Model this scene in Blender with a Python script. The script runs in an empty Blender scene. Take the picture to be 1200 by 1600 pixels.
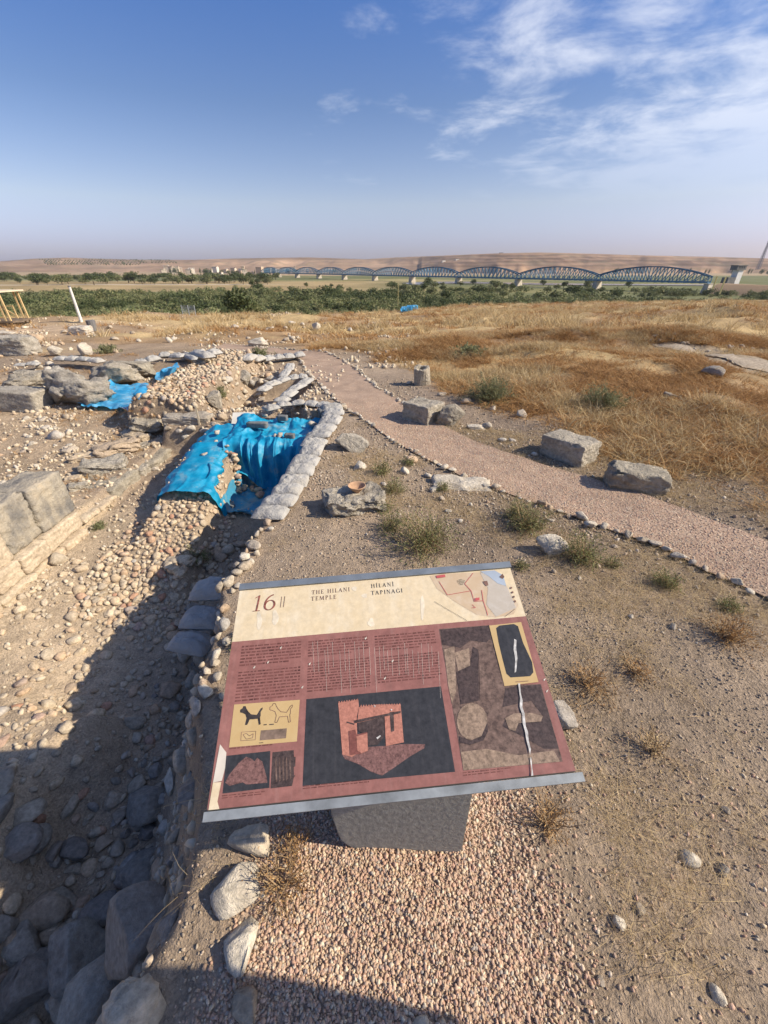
import bpy, bmesh, math, random
import numpy as np
from mathutils import Vector, Matrix, Euler
R = math.radians
random.seed(7); rng = np.random.default_rng(7)
scene = bpy.context.scene
C = scene.collection

# ------------------------------------------------------------------ camera
F_PX, CAM_H, HORIZON = 640.0, 1.65, 418.5            # photograph is 1200 x 1600
PITCH = math.atan((800 - HORIZON) / F_PX)
cam_d = bpy.data.cameras.new('camera'); cam = bpy.data.objects.new('camera', cam_d); C.objects.link(cam)
cam_d.sensor_fit = 'VERTICAL'; cam_d.sensor_height = 24.0; cam_d.lens = 24.0 * F_PX / 1600.0
cam_d.clip_start = 0.02; cam_d.clip_end = 20000
cam.location = (0, 0, CAM_H); cam.rotation_euler = (math.pi / 2 - PITCH, 0, 0)
scene.camera = cam

# ------------------------------------------------------------------ light
SUN_EL, SUN_DIR = 35.0, np.array([math.cos(R(7)), -math.sin(R(7))])   # towards the sun, plan view
sun_d = bpy.data.lights.new('sun', 'SUN'); sun = bpy.data.objects.new('sun', sun_d); C.objects.link(sun)
sun_d.energy = 5.0; sun_d.angle = R(0.53); sun_d.color = (1.0, 0.89, 0.72)
sv = Vector((SUN_DIR[0] * math.cos(R(SUN_EL)), SUN_DIR[1] * math.cos(R(SUN_EL)), math.sin(R(SUN_EL))))
sun.rotation_euler = sv.to_track_quat('Z', 'Y').to_euler()
world = bpy.data.worlds.new('World'); scene.world = world; world.use_nodes = True
wn = world.node_tree; wn.nodes.clear()
def N(nt, kind, **kw):
    n = nt.nodes.new(kind)
    for k, v in kw.items():
        if k.startswith('i_'): n.inputs[k[2:].replace('_', ' ')].default_value = v
        else: setattr(n, k, v)
    return n
wo = N(wn, 'ShaderNodeOutputWorld'); bg = N(wn, 'ShaderNodeBackground'); bg.inputs['Strength'].default_value = 0.10
sky = N(wn, 'ShaderNodeTexSky', sky_type='NISHITA', sun_disc=False, sun_elevation=R(SUN_EL),
        sun_rotation=math.atan2(SUN_DIR[0], SUN_DIR[1]), altitude=350, air_density=1.0, dust_density=1.6, ozone_density=2.2)
# thin cirrus on a high layer
tc = N(wn, 'ShaderNodeTexCoord'); sep = N(wn, 'ShaderNodeSeparateXYZ'); wn.links.new(tc.outputs['Generated'], sep.inputs[0])
def M(nt, op, a, b=None, clamp=False):
    n = N(nt, 'ShaderNodeMath', operation=op, use_clamp=clamp)
    for i, s in enumerate((a, b)):
        if s is None: continue
        if isinstance(s, (int, float)): n.inputs[i].default_value = s
        else: nt.links.new(s, n.inputs[i])
    return n.outputs[0]
zz = M(wn, 'MAXIMUM', sep.outputs[2], 0.0); den = M(wn, 'ADD', zz, 0.10)
cx = M(wn, 'DIVIDE', sep.outputs[0], den); cy = M(wn, 'DIVIDE', sep.outputs[1], den)
cmb = N(wn, 'ShaderNodeCombineXYZ'); wn.links.new(cx, cmb.inputs[0]); wn.links.new(cy, cmb.inputs[1])
n1 = N(wn, 'ShaderNodeTexNoise', i_Scale=2.3, i_Detail=9.0, i_Roughness=0.6, i_Distortion=0.25)
n2 = N(wn, 'ShaderNodeTexNoise', i_Scale=0.55, i_Detail=3.0, i_Roughness=0.5)
mp1 = N(wn, 'ShaderNodeMapping'); mp1.inputs['Location'].default_value = (5.1, 0.7, 1.4); mp1.inputs['Rotation'].default_value = (0, 0, R(25)); mp1.inputs['Scale'].default_value = (1.0, 1.0, 1)
wn.links.new(cmb.outputs[0], mp1.inputs[0]); wn.links.new(mp1.outputs[0], n1.inputs['Vector'])
mp2 = N(wn, 'ShaderNodeMapping'); mp2.inputs['Location'].default_value = (2.2, 5.3, 1.4)
wn.links.new(cmb.outputs[0], mp2.inputs[0]); wn.links.new(mp2.outputs[0], n2.inputs['Vector'])
cov = M(wn, 'ADD', M(wn, 'MULTIPLY', n2.outputs['Fac'], 0.75), M(wn, 'MULTIPLY', M(wn, 'MINIMUM', M(wn, 'MAXIMUM', cx, -1.6), 2.0), 0.13))
cl = M(wn, 'ADD', M(wn, 'MULTIPLY', n1.outputs['Fac'], 0.9), cov)
ramp = N(wn, 'ShaderNodeMapRange'); ramp.interpolation_type = 'SMOOTHSTEP'
ramp.inputs['From Min'].default_value = 0.86; ramp.inputs['From Max'].default_value = 1.16; ramp.inputs['To Max'].default_value = 0.6
wn.links.new(cl, ramp.inputs['Value'])
hz = N(wn, 'ShaderNodeMapRange'); hz.inputs['From Min'].default_value = 0.10; hz.inputs['From Max'].default_value = 0.21
wn.links.new(zz, hz.inputs['Value'])
cf = M(wn, 'MULTIPLY', ramp.outputs[0], hz.outputs[0])
mixc = N(wn, 'ShaderNodeMix', data_type='RGBA'); mixc.inputs['B'].default_value = (8.2, 8.4, 9.0, 1)
tint = N(wn, 'ShaderNodeValToRGB'); te = tint.color_ramp.elements                    # same all round the horizon: hazy pale low, deep blue high
for q, c_ in ((.04, (1.0, .92, 1.29)), (.105, (1.22, 1.06, 1.13)), (.24, (.76, .82, 1.02)), (.36, (.54, .76, 1.16))):
    e_ = te.new(q); e_.color = (c_[0] / 1.3, c_[1] / 1.3, c_[2] / 1.3, 1)
te.remove(te[0]); te.remove(te[-1])
wn.links.new(zz, tint.inputs[0]); tm = N(wn, 'ShaderNodeVectorMath', operation='MULTIPLY'); tm2 = N(wn, 'ShaderNodeVectorMath', operation='SCALE'); tm2.inputs['Scale'].default_value = 1.3
wn.links.new(sky.outputs[0], tm.inputs[0]); wn.links.new(tint.outputs[0], tm.inputs[1]); wn.links.new(tm.outputs[0], tm2.inputs[0])
wn.links.new(cf, mixc.inputs['Factor']); wn.links.new(tm2.outputs[0], mixc.inputs['A'])
wn.links.new(mixc.outputs['Result'], bg.inputs['Color']); wn.links.new(bg.outputs[0], wo.inputs[0])
scene.view_settings.view_transform = 'Standard'; scene.view_settings.look = 'None'
scene.view_settings.exposure = 0.4; scene.view_settings.gamma = 1.0; scene.view_settings.use_curve_mapping = False
scene.render.engine = 'CYCLES'
scene.cycles.max_bounces = 4; scene.cycles.diffuse_bounces = 2; scene.cycles.glossy_bounces = 2; scene.cycles.transparent_max_bounces = 8
scene.cycles.volume_bounces = 0; scene.cycles.use_adaptive_sampling = True; scene.cycles.adaptive_threshold = 0.025
world.cycles.sampling_method = 'MANUAL'; world.cycles.sample_map_resolution = 512

# ------------------------------------------------------------------ pixel -> world
cp, sp = math.cos(PITCH), math.sin(PITCH)
def ray(px, py):
    x = (px - 600) / F_PX; y = -(py - 800) / F_PX
    return np.array([x, cp + y * sp, -sp + y * cp])
def at_z(px, py, z=0.0):
    d = ray(px, py); t = (z - CAM_H) / d[2]; return d * t + np.array([0, 0, CAM_H])
def at_y(px, py, Y):
    d = ray(px, py); return d * (Y / d[1]) + np.array([0, 0, CAM_H])

# ------------------------------------------------------------------ noise
def _h(ix, iy, s):
    h = (ix.astype(np.int64) * 374761393 + iy.astype(np.int64) * 668265263 + s * 1442695041) & 0xFFFFFFFF
    h = ((h ^ (h >> 13)) * 1274126177) & 0xFFFFFFFF
    return ((h ^ (h >> 16)) & 0xFFFF) / 65535.0
def vnoise(x, y, s=0):
    x = np.asarray(x, float); y = np.asarray(y, float)
    ix = np.floor(x); iy = np.floor(y); fx = x - ix; fy = y - iy
    fx = fx * fx * fx * (fx * (fx * 6 - 15) + 10); fy = fy * fy * fy * (fy * (fy * 6 - 15) + 10)
    a = _h(ix, iy, s); b = _h(ix + 1, iy, s); c = _h(ix, iy + 1, s); d = _h(ix + 1, iy + 1, s)
    return (a + (b - a) * fx + (c - a) * fy + (a - b - c + d) * fx * fy) * 2 - 1
def fbm(x, y, s=0, o=4, g=0.5):
    v = 0; a = 1.0; t = 0
    for k in range(o):
        v = v + a * vnoise(x * 2 ** k + 17.3 * k, y * 2 ** k - 9.1 * k, s + k); t += a; a *= g
    return v / t
def noise3(p, s=0, o=3):
    return (fbm(p[:, 0] + 3.3 * p[:, 2], p[:, 1] - 1.7 * p[:, 2], s, o) + fbm(p[:, 2] * 1.3 + p[:, 1], p[:, 0] - p[:, 2], s + 50, o)) * 0.5
def sst(a, b, x):
    t = np.clip((np.asarray(x, float) - a) / (b - a), 0, 1); return t * t * (3 - 2 * t)

# ------------------------------------------------------------------ mesh helpers
def mesh_np(name, v, f, mat=None, smooth=False, col=None, mats=None, mi=None):
    me = bpy.data.meshes.new(name); v = np.asarray(v, np.float32); f = np.asarray(f, np.int32)
    me.vertices.add(len(v)); me.vertices.foreach_set('co', v.ravel())
    k = f.shape[1]; me.loops.add(f.size); me.loops.foreach_set('vertex_index', f.ravel())
    me.polygons.add(len(f)); me.polygons.foreach_set('loop_start', np.arange(0, f.size, k, dtype=np.int32))
    me.polygons.foreach_set('loop_total', np.full(len(f), k, np.int32))
    if smooth: me.polygons.foreach_set('use_smooth', np.ones(len(f), bool))
    if col is not None:
        a = me.color_attributes.new('Col', 'FLOAT_COLOR', 'POINT'); c = np.ones((len(v), 4), np.float32); c[:, :3] = col
        a.data.foreach_set('color', c.ravel())
    if mats:
        for m in mats: me.materials.append(m)
        me.polygons.foreach_set('material_index', np.asarray(mi, np.int32))
    elif mat: me.materials.append(mat)
    me.update(calc_edges=True); me.validate()
    return me
def mesh_poly(name, v, f, mat=None, smooth=False):
    me = bpy.data.meshes.new(name); me.from_pydata([tuple(map(float, q)) for q in v], [], f)
    if mat: me.materials.append(mat)
    if smooth:
        for p in me.polygons: p.use_smooth = True
    me.update(); return me
def ob(name, me, parent=None, loc=(0, 0, 0), rot=(0, 0, 0), scl=(1, 1, 1)):
    o = bpy.data.objects.new(name, me); C.objects.link(o); o.parent = parent
    o.location = loc; o.rotation_euler = rot; o.scale = scl if hasattr(scl, '__len__') else (scl,) * 3
    return o
def tag(o, label, cat, group=None):
    o['label'] = label; o['category'] = cat
    if group: o['group'] = group
    return o
def struct(o): o['kind'] = 'structure'; return o
def stuff(o, label=None, cat=None):
    o['kind'] = 'stuff'
    if label: o['label'] = label; o['category'] = cat
    return o
def thing(name, label, cat, loc=(0, 0, 0), rz=0, group=None):
    o = bpy.data.objects.new(name, None); C.objects.link(o); o.location = loc; o.rotation_euler = (0, 0, rz)
    o.empty_display_size = 0.1
    return tag(o, label, cat, group)
def copy_tree(o, parent=None):
    c = o.copy(); C.objects.link(c); c.parent = parent
    for ch in o.children: copy_tree(ch, c)
    return c
def grid_faces(nu, nv):
    i = np.arange(nu - 1)[:, None] * nv + np.arange(nv - 1)[None, :]; i = i.ravel()
    return np.stack([i, i + nv, i + nv + 1, i + 1], 1)
def boxes(name, bl, mat=None):
    """bl: list of (cx,cy,cz,sx,sy,sz[,matrix])"""
    v = []; f = []
    for b in bl:
        c = np.array([[x, y, z] for x in (-.5, .5) for y in (-.5, .5) for z in (-.5, .5)]) * np.array(b[3:6])
        if len(b) > 6: c = c @ np.array(b[6])[:3, :3].T
        n = len(v); v += list(c + np.array(b[:3]))
        f += [[n + k for k in q] for q in ((0, 1, 3, 2), (4, 6, 7, 5), (0, 4, 5, 1), (2, 3, 7, 6), (0, 2, 6, 4), (1, 5, 7, 3))]
    return mesh_poly(name, v, f, mat)
def bar(p, q, w, h=None):
    """box from p to q for boxes()"""
    p = Vector(p); q = Vector(q); d = q - p; m = d.to_track_quat('Z', 'Y').to_matrix()
    c = (p + q) / 2; return (c.x, c.y, c.z, w, h or w, d.length, m)
def tube(p, q, r0, r1, n=8):
    p = Vector(p); q = Vector(q); m = (q - p).to_track_quat('Z', 'Y').to_matrix(); v = []; f = []
    for c, r in ((p, r0), (q, r1)):
        for k in range(n):
            a = 2 * math.pi * k / n; v.append(c + m @ Vector((r * math.cos(a), r * math.sin(a), 0)))
    f = [[k, (k + 1) % n, n + (k + 1) % n, n + k] for k in range(n)] + [list(range(n))[::-1], list(range(n, 2 * n))]
    return v, f
_ico = {}
def ico(s):
    if s not in _ico:
        bm = bmesh.new(); bmesh.ops.create_icosphere(bm, subdivisions=s, radius=1)
        v = np.array([q.co[:] for q in bm.verts]); f = np.array([[q.index for q in p.verts] for p in bm.faces]); bm.free(); _ico[s] = (v, f)
    return _ico[s]
def rock_v(seed, sub=3, cuts=9, rough=0.06, depth=(0.42, 0.8), box=0.0):
    r = np.random.default_rng(seed); v, f = ico(sub); v = v.copy()
    if box: v = np.sign(v) * np.abs(v) ** (1 - box); 
    for k in range(cuts + 4):
        n = r.normal(size=3); n /= np.linalg.norm(n); d = r.uniform(*depth); e = v @ n - d; m = e > 0
        v[m] -= np.outer(e[m], n) * 0.96
    v /= np.abs(v).max(0)[None]
    n = v / np.linalg.norm(v, axis=1)[:, None]
    v += n * (noise3(v * 2.2, seed, 4) * rough * 2 + noise3(v * 6.5, seed + 9, 2) * rough * 0.7 - (np.abs(noise3(v * 3.7, seed + 19, 3)) * 2.4 + np.abs(noise3(v * 9.5, seed + 29, 3)) * 1.1) * rough * (sub >= 4))[:, None]
    return v, f
def rock_me(name, seed, sub=3, mat=None, dims=(1, 1, 1), smooth=False, **kw):
    v, f = rock_v(seed, sub, **kw); v *= np.array(dims) * 0.5
    return mesh_np(name, v, f, mat, smooth)
def block_me(name, seed, dims, mat, rough=0.012, bevel=0.02, n=14, chip=0.0, shear=None):
    """ashlar block: subdivided box with worn edges; origin at base centre"""
    dx, dy, dz = dims; bm = bmesh.new(); bmesh.ops.create_cube(bm, size=1)
    bmesh.ops.subdivide_edges(bm, edges=bm.edges[:], cuts=n, use_grid_fill=True)
    v = np.array([q.co[:] for q in bm.verts]); f = np.array([[q.index for q in p.verts] for p in bm.faces]); bm.free()
    p = v * np.array(dims); half = np.array(dims) / 2
    inn = np.clip(p, -(half - bevel), half - bevel); d = p - inn; l = np.linalg.norm(d, axis=1) + 1e-9
    p = inn + d / l[:, None] * np.minimum(l, bevel)[:, None]
    edge = (np.abs(v) > 0.44).sum(1) >= 2
    q = p / max(dims) * 5
    nd = np.array([noise3(q + 31 * k, seed + k, 3) for k in range(3)]).T
    p = p + nd * rough * 2.2 + np.array([noise3(q * 4 + 7 * k, seed + 20 + k, 2) for k in range(3)]).T * rough * 0.8
    if chip:
        c = np.clip(noise3(q * 0.9, seed + 77, 3) - 0.12, 0, 1) * chip * edge * 3; p -= p / (np.linalg.norm(p, axis=1)[:, None] + 1e-6) * c[:, None]
    if shear: p[:, 0] += p[:, 2] * shear[0]; p[:, 1] += p[:, 2] * shear[1]
    p[:, 2] += dz / 2
    return mesh_np(name, p, f, mat)

# ------------------------------------------------------------------ materials
def mat_new(name, rough=0.9, spec=0.2):
    m = bpy.data.materials.new(name); m.use_nodes = True; nt = m.node_tree; b = nt.nodes['Principled BSDF']
    b.inputs['Roughness'].default_value = rough; b.inputs['Specular IOR Level'].default_value = spec
    return m, nt, b
def ramp_node(nt, stops, interp='LINEAR'):
    r = N(nt, 'ShaderNodeValToRGB'); e = r.color_ramp.elements; r.color_ramp.interpolation = interp
    while len(e) > 1: e.remove(e[-1])
    e[0].position = stops[0][0]; e[0].color = (*stops[0][1], 1)
    for p, c in stops[1:]:
        q = e.new(p); q.color = (*c, 1)
    return r
def mixrgb(nt, fac, a, b, mode='MIX'):
    n = N(nt, 'ShaderNodeMix', data_type='RGBA', blend_type=mode)
    for k, s in (('Factor', fac), ('A', a), ('B', b)):
        if isinstance(s, (int, float)): n.inputs[k].default_value = s
        elif isinstance(s, tuple): n.inputs[k].default_value = (*s, 1)
        else: nt.links.new(s, n.inputs[k])
    return n.outputs['Result']
def noise_node(nt, scale, detail=4, rough=0.55, coord='Object', dist=0.0):
    t = N(nt, 'ShaderNodeTexCoord'); n = N(nt, 'ShaderNodeTexNoise', i_Scale=scale, i_Detail=float(detail), i_Roughness=rough, i_Distortion=dist)
    nt.links.new(t.outputs[coord], n.inputs['Vector']); return n
def world_noise(nt, scale, detail=4, rough=0.55):
    t = N(nt, 'ShaderNodeNewGeometry'); n = N(nt, 'ShaderNodeTexNoise', i_Scale=scale, i_Detail=float(detail), i_Roughness=rough)
    nt.links.new(t.outputs['Position'], n.inputs['Vector']); return n
def bump(nt, b, h, dist=0.01, strength=0.6, prev=None):
    n = N(nt, 'ShaderNodeBump'); n.inputs['Distance'].default_value = dist; n.inputs['Strength'].default_value = strength
    nt.links.new(h, n.inputs['Height'])
    if prev: nt.links.new(prev, n.inputs['Normal'])
    nt.links.new(n.outputs[0], b.inputs['Normal']); return n.outputs[0]
def mat_plain(name, col, rough=0.8, var=0.12, scale=6.0, spec=0.25, metal=0.0, bmp=0.0):
    m, nt, b = mat_new(name, rough, spec); n = noise_node(nt, scale, 5)
    c = tuple(col); d = tuple(x * (1 - var * 2) for x in c); e = tuple(min(1, x * (1 + var * 2)) for x in c)
    r = ramp_node(nt, [(0.25, d), (0.75, e)]); nt.links.new(n.outputs['Fac'], r.inputs[0]); nt.links.new(r.outputs[0], b.inputs['Base Color'])
    b.inputs['Metallic'].default_value = metal
    if bmp: bump(nt, b, n.outputs['Fac'], bmp, 0.7)
    return m
def mat_stone(name, stops, dirt=(0.2, 0.15, 0.1), dirt_amt=0.5, scale=5.0, bmp=0.012, world=True):
    """stone whose tone is picked per object, with blotches, lichen specks and grain"""
    m, nt, b = mat_new(name, 0.93, 0.15); oi = N(nt, 'ShaderNodeObjectInfo')
    r = ramp_node(nt, stops); nt.links.new(oi.outputs['Random'], r.inputs[0])
    mk = world_noise if world else noise_node
    n1 = mk(nt, scale, 6, 0.62); n2 = mk(nt, scale * 7, 5, 0.65); n3 = mk(nt, scale * 30, 3, 0.6)
    f1 = N(nt, 'ShaderNodeMapRange'); f1.inputs['From Min'].default_value = 0.45; f1.inputs['From Max'].default_value = 0.72; f1.inputs['To Max'].default_value = dirt_amt
    nt.links.new(n1.outputs['Fac'], f1.inputs[0])
    c = mixrgb(nt, f1.outputs[0], r.outputs[0], dirt)
    f2 = N(nt, 'ShaderNodeMapRange'); f2.inputs['From Min'].default_value = 0.3; f2.inputs['From Max'].default_value = 0.7; f2.inputs['To Min'].default_value = 0.68; f2.inputs['To Max'].default_value = 1.25
    nt.links.new(n2.outputs['Fac'], f2.inputs[0])
    hv = N(nt, 'ShaderNodeVectorMath', operation='SCALE'); nt.links.new(c, hv.inputs[0]); nt.links.new(f2.outputs[0], hv.inputs['Scale'])
    nt.links.new(hv.outputs[0], b.inputs['Base Color'])
    a = M(nt, 'ADD', n2.outputs['Fac'], M(nt, 'MULTIPLY', n3.outputs['Fac'], 0.35))
    bump(nt, b, a, bmp, 0.8)
    return m
LIME = [(0.0, (0.46, 0.38, 0.28)), (0.3, (0.54, 0.46, 0.35)), (0.55, (0.42, 0.35, 0.26)), (0.75, (0.5, 0.36, 0.24)), (0.9, (0.36, 0.33, 0.29)), (1.0, (0.6, 0.53, 0.42))]
m_lime = mat_stone('limestone', LIME, (0.2, 0.155, 0.105), 0.45, 6, 0.012)
m_cobble = mat_stone('river_cobble', [(0.0, (0.53, 0.41, 0.28)), (0.25, (0.6, 0.48, 0.33)), (0.45, (0.52, 0.36, 0.23)), (0.6, (0.46, 0.38, 0.28)), (0.78, (0.64, 0.53, 0.38)), (0.9, (0.46, 0.25, 0.16)), (1.0, (0.44, 0.41, 0.36))], (0.26, 0.195, 0.13), 0.5, 9, 0.006)
m_grey = mat_stone('grey_field_stone', [(0, (0.3, 0.265, 0.22)), (0.4, (0.4, 0.35, 0.28)), (0.7, (0.25, 0.225, 0.2)), (1, (0.44, 0.36, 0.27))], (0.17, 0.13, 0.09), 0.5, 6, 0.012)
m_white = mat_stone('pale_stone', [(0, (0.52, 0.46, 0.37)), (0.5, (0.6, 0.54, 0.44)), (0.8, (0.47, 0.39, 0.3)), (1, (0.55, 0.5, 0.43))], (0.3, 0.235, 0.17), 0.55, 7, 0.015)
m_weather = mat_stone('weathered_limestone', [(0, (0.4, 0.35, 0.27)), (0.5, (0.47, 0.41, 0.32)), (1, (0.42, 0.38, 0.32))], (0.16, 0.14, 0.115), 0.62, 4, 0.045)
m_gravel, _nt, _b = mat_new('pink_gravel', 0.9, 0.2)
_oi = N(_nt, 'ShaderNodeObjectInfo')
_r = ramp_node(_nt, [(0, (0.4, 0.27, 0.18)), (0.15, (0.54, 0.38, 0.27)), (0.3, (0.46, 0.28, 0.2)), (0.45, (0.62, 0.48, 0.32)), (0.6, (0.36, 0.25, 0.18)), (0.72, (0.58, 0.38, 0.28)), (0.86, (0.68, 0.58, 0.42)), (0.93, (0.35, 0.3, 0.26)), (1, (0.48, 0.32, 0.22))])
_nt.links.new(_oi.outputs['Random'], _r.inputs[0]); _nt.links.new(_r.outputs[0], _b.inputs['Base Color'])
m_pebble, _nt, _b = mat_new('soil_pebble', 0.92, 0.15); _oi = N(_nt, 'ShaderNodeObjectInfo')
_r = ramp_node(_nt, [(0, (0.3, 0.235, 0.17)), (0.3, (0.42, 0.34, 0.25)), (0.55, (0.25, 0.2, 0.15)), (0.75, (0.5, 0.42, 0.32)), (0.9, (0.36, 0.25, 0.18)), (1, (0.62, 0.55, 0.45))])
_nt.links.new(_oi.outputs['Random'], _r.inputs[0]); _nt.links.new(_r.outputs[0], _b.inputs['Base Color'])
m_rubble, _nt, _b = mat_new('pale_rubble', 0.92, 0.15); _oi = N(_nt, 'ShaderNodeObjectInfo')
_r = ramp_node(_nt, [(0, (0.48, 0.39, 0.27)), (0.3, (0.58, 0.49, 0.36)), (0.55, (0.4, 0.31, 0.21)), (0.75, (0.62, 0.55, 0.43)), (0.9, (0.46, 0.32, 0.21)), (1, (0.5, 0.46, 0.39))])
_nt.links.new(_oi.outputs['Random'], _r.inputs[0]); _nt.links.new(_r.outputs[0], _b.inputs['Base Color'])
def mat_leaf(name, stops, trans=0.25, scale=None):
    m, nt, b = mat_new(name, 0.75, 0.15); oi = N(nt, 'ShaderNodeObjectInfo'); g = N(nt, 'ShaderNodeNewGeometry')
    a = M(nt, 'FRACT', M(nt, 'ADD', oi.outputs['Random'], g.outputs['Random Per Island']))
    r = ramp_node(nt, stops); nt.links.new(a, r.inputs[0]); nt.links.new(r.outputs[0], b.inputs['Base Color'])
    t = N(nt, 'ShaderNodeBsdfTranslucent'); nt.links.new(r.outputs[0], t.inputs[0]); mx = N(nt, 'ShaderNodeMixShader'); mx.inputs[0].default_value = trans
    nt.links.new(b.outputs[0], mx.inputs[1]); nt.links.new(t.outputs[0], mx.inputs[2]); nt.links.new(mx.outputs[0], nt.nodes['Material Output'].inputs[0])
    return m
m_straw = mat_leaf('straw', [(0, (0.57, 0.42, 0.22)), (0.3, (0.68, 0.54, 0.32)), (0.6, (0.38, 0.26, 0.12)), (1, (0.6, 0.46, 0.25))])
m_rust = mat_leaf('dry_weed', [(0, (0.44, 0.25, 0.1)), (0.3, (0.58, 0.37, 0.165)), (0.5, (0.24, 0.125, 0.05)), (0.75, (0.5, 0.29, 0.12)), (1, (0.32, 0.17, 0.07))])
m_twig = mat_leaf('dry_twig', [(0, (0.3, 0.2, 0.11)), (0.5, (0.4, 0.29, 0.17)), (1, (0.24, 0.155, 0.085))], 0.05)
m_green = mat_leaf('shrub_leaf', [(0, (0.19, 0.195, 0.08)), (0.5, (0.26, 0.26, 0.115)), (0.8, (0.14, 0.15, 0.055)), (1, (0.35, 0.32, 0.16))])
m_camel = mat_leaf('thorn_leaf', [(0, (0.15, 0.165, 0.075)), (0.5, (0.22, 0.225, 0.115)), (1, (0.3, 0.29, 0.16))])
m_tree = mat_leaf('tree_leaf', [(0, (0.06, 0.08, 0.03)), (0.5, (0.09, 0.11, 0.045)), (1, (0.12, 0.135, 0.058))], 0.2)
m_tree2 = mat_leaf('willow_leaf', [(0, (0.12, 0.145, 0.06)), (0.5, (0.17, 0.18, 0.08)), (1, (0.21, 0.205, 0.1))], 0.2)
m_reed = mat_leaf('reed_leaf', [(0, (0.13, 0.16, 0.065)), (0.4, (0.19, 0.21, 0.09)), (0.8, (0.25, 0.25, 0.12)), (1, (0.33, 0.28, 0.15))], 0.2)
m_bark = mat_plain('bark', (0.16, 0.12, 0.085), 0.95, 0.25, 8)
m_soil, nt, b = mat_new('soil', 0.97, 0.08)
at = N(nt, 'ShaderNodeAttribute', attribute_name='Col')
n1 = world_noise(nt, 1.3, 8, 0.62); n2 = world_noise(nt, 14, 6, 0.7); n3 = world_noise(nt, 90, 4, 0.65)
v = N(nt, 'ShaderNodeTexVoronoi', feature='F1', i_Scale=45.0, i_Randomness=1.0); g = N(nt, 'ShaderNodeNewGeometry'); nt.links.new(g.outputs['Position'], v.inputs['Vector'])
k = M(nt, 'ADD', M(nt, 'ADD', M(nt, 'MULTIPLY', n1.outputs['Fac'], 0.6), M(nt, 'MULTIPLY', n2.outputs['Fac'], 1.2)), M(nt, 'MULTIPLY', n3.outputs['Fac'], 1.5))
k = M(nt, 'MAXIMUM', M(nt, 'SUBTRACT', k, 0.62), 0.25)
peb = N(nt, 'ShaderNodeMapRange'); peb.inputs['From Min'].default_value = 0.28; peb.inputs['From Max'].default_value = 0.2; peb.inputs['To Max'].default_value = 0.6
nt.links.new(v.outputs['Distance'], peb.inputs[0])
k = M(nt, 'ADD', k, M(nt, 'MULTIPLY', peb.outputs[0], M(nt, 'SUBTRACT', v.outputs['Color'], 0.3)))
sc_ = N(nt, 'ShaderNodeVectorMath', operation='SCALE'); nt.links.new(at.outputs['Color'], sc_.inputs[0]); nt.links.new(k, sc_.inputs['Scale'])
nt.links.new(sc_.outputs[0], b.inputs['Base Color'])
hh = M(nt, 'ADD', M(nt, 'ADD', n2.outputs['Fac'], M(nt, 'MULTIPLY', n3.outputs['Fac'], 0.35)), M(nt, 'MULTIPLY', peb.outputs[0], 0.25))
bump(nt, b, hh, 0.03, 0.8)

# ================================================================== terrain
def ip(xs, ys):
    return lambda t: np.interp(t, xs, ys)
bank_x = ip([-2, 0.0, .2, .45, .64, 1.44, 1.94, 2.39, 2.9, 3.5, 4.14, 4.75, 5.1, 5.38], [-.95, -.82, -.7, -.62, -.64, -.9, -.97, -.95, -.88, -.8, -.77, -.72, -.72, -.78])
bank_x2 = ip([5.38, 5.7, 6.3, 7.0, 8.3, 9.2], [-1.0, -1.25, -1.22, -1.2, -1.65, -2.6])
floor_z = ip([-2, 1, 2, 3, 3.6, 4.6], [-1.1, -1.05, -1.0, -.84, -.66, -.66])
bank_w = ip([-2, .5, 1.2, 1.8, 2.6, 5], [.75, .6, .45, .24, .1, .08])
pier_z = ip([2.4, 3.0, 3.5, 3.9, 4.5, 5.4], [-.78, -.62, -.46, -.33, -.2, -.2])
slope_z = ip([-50, 0, 6, 12, 20, 30, 45, 60, 100, 200], [0, 0, 0, -.3, -.85, -1.65, -2.65, -3.4, -4.6, -5.5])
edge_y = ip([-400, -60, -24, -10, 3, 21, 74, 150, 400], [20, 30, 38, 50, 62, 80, 100, 112, 125])
MOUNDS = [(5.2, 16.5, .5, 4.2, 2.6), (9, 27, .6, 6, 4), (-9, 30, .5, 4.5, 3.5), (-3, 27, .35, 4, 3), (-17, 26, .5, 5, 4), (17, 22, .9, 6, 5), (30, 42, 1.2, 10, 7),
          (-6, 17, .3, 4, 2.4), (1.5, 11.5, .25, 2.0, 1.6), (14, 45, .3, 8, 6), (-22, 15, .5, 4, 4), (4, 7.2, .18, 2.2, 1.6), (3.6, 9.6, .28, 1.5, 1.0), (6.6, 8.2, .3, 2.0, 1.1), (8.2, 12, .45, 2.6, 1.5), (5.0, 12.6, .3, 1.6, 1.0)]
def rubble_mask(x, y):
    c = -3.2 - 0.03 * (y - 6) + 0.05 * np.sin(y * 1.7)
    return sst(.68, .40, np.abs(x - c)) * sst(5.75, 6.0, y) * sst(9.7, 9.2, y)
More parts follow.
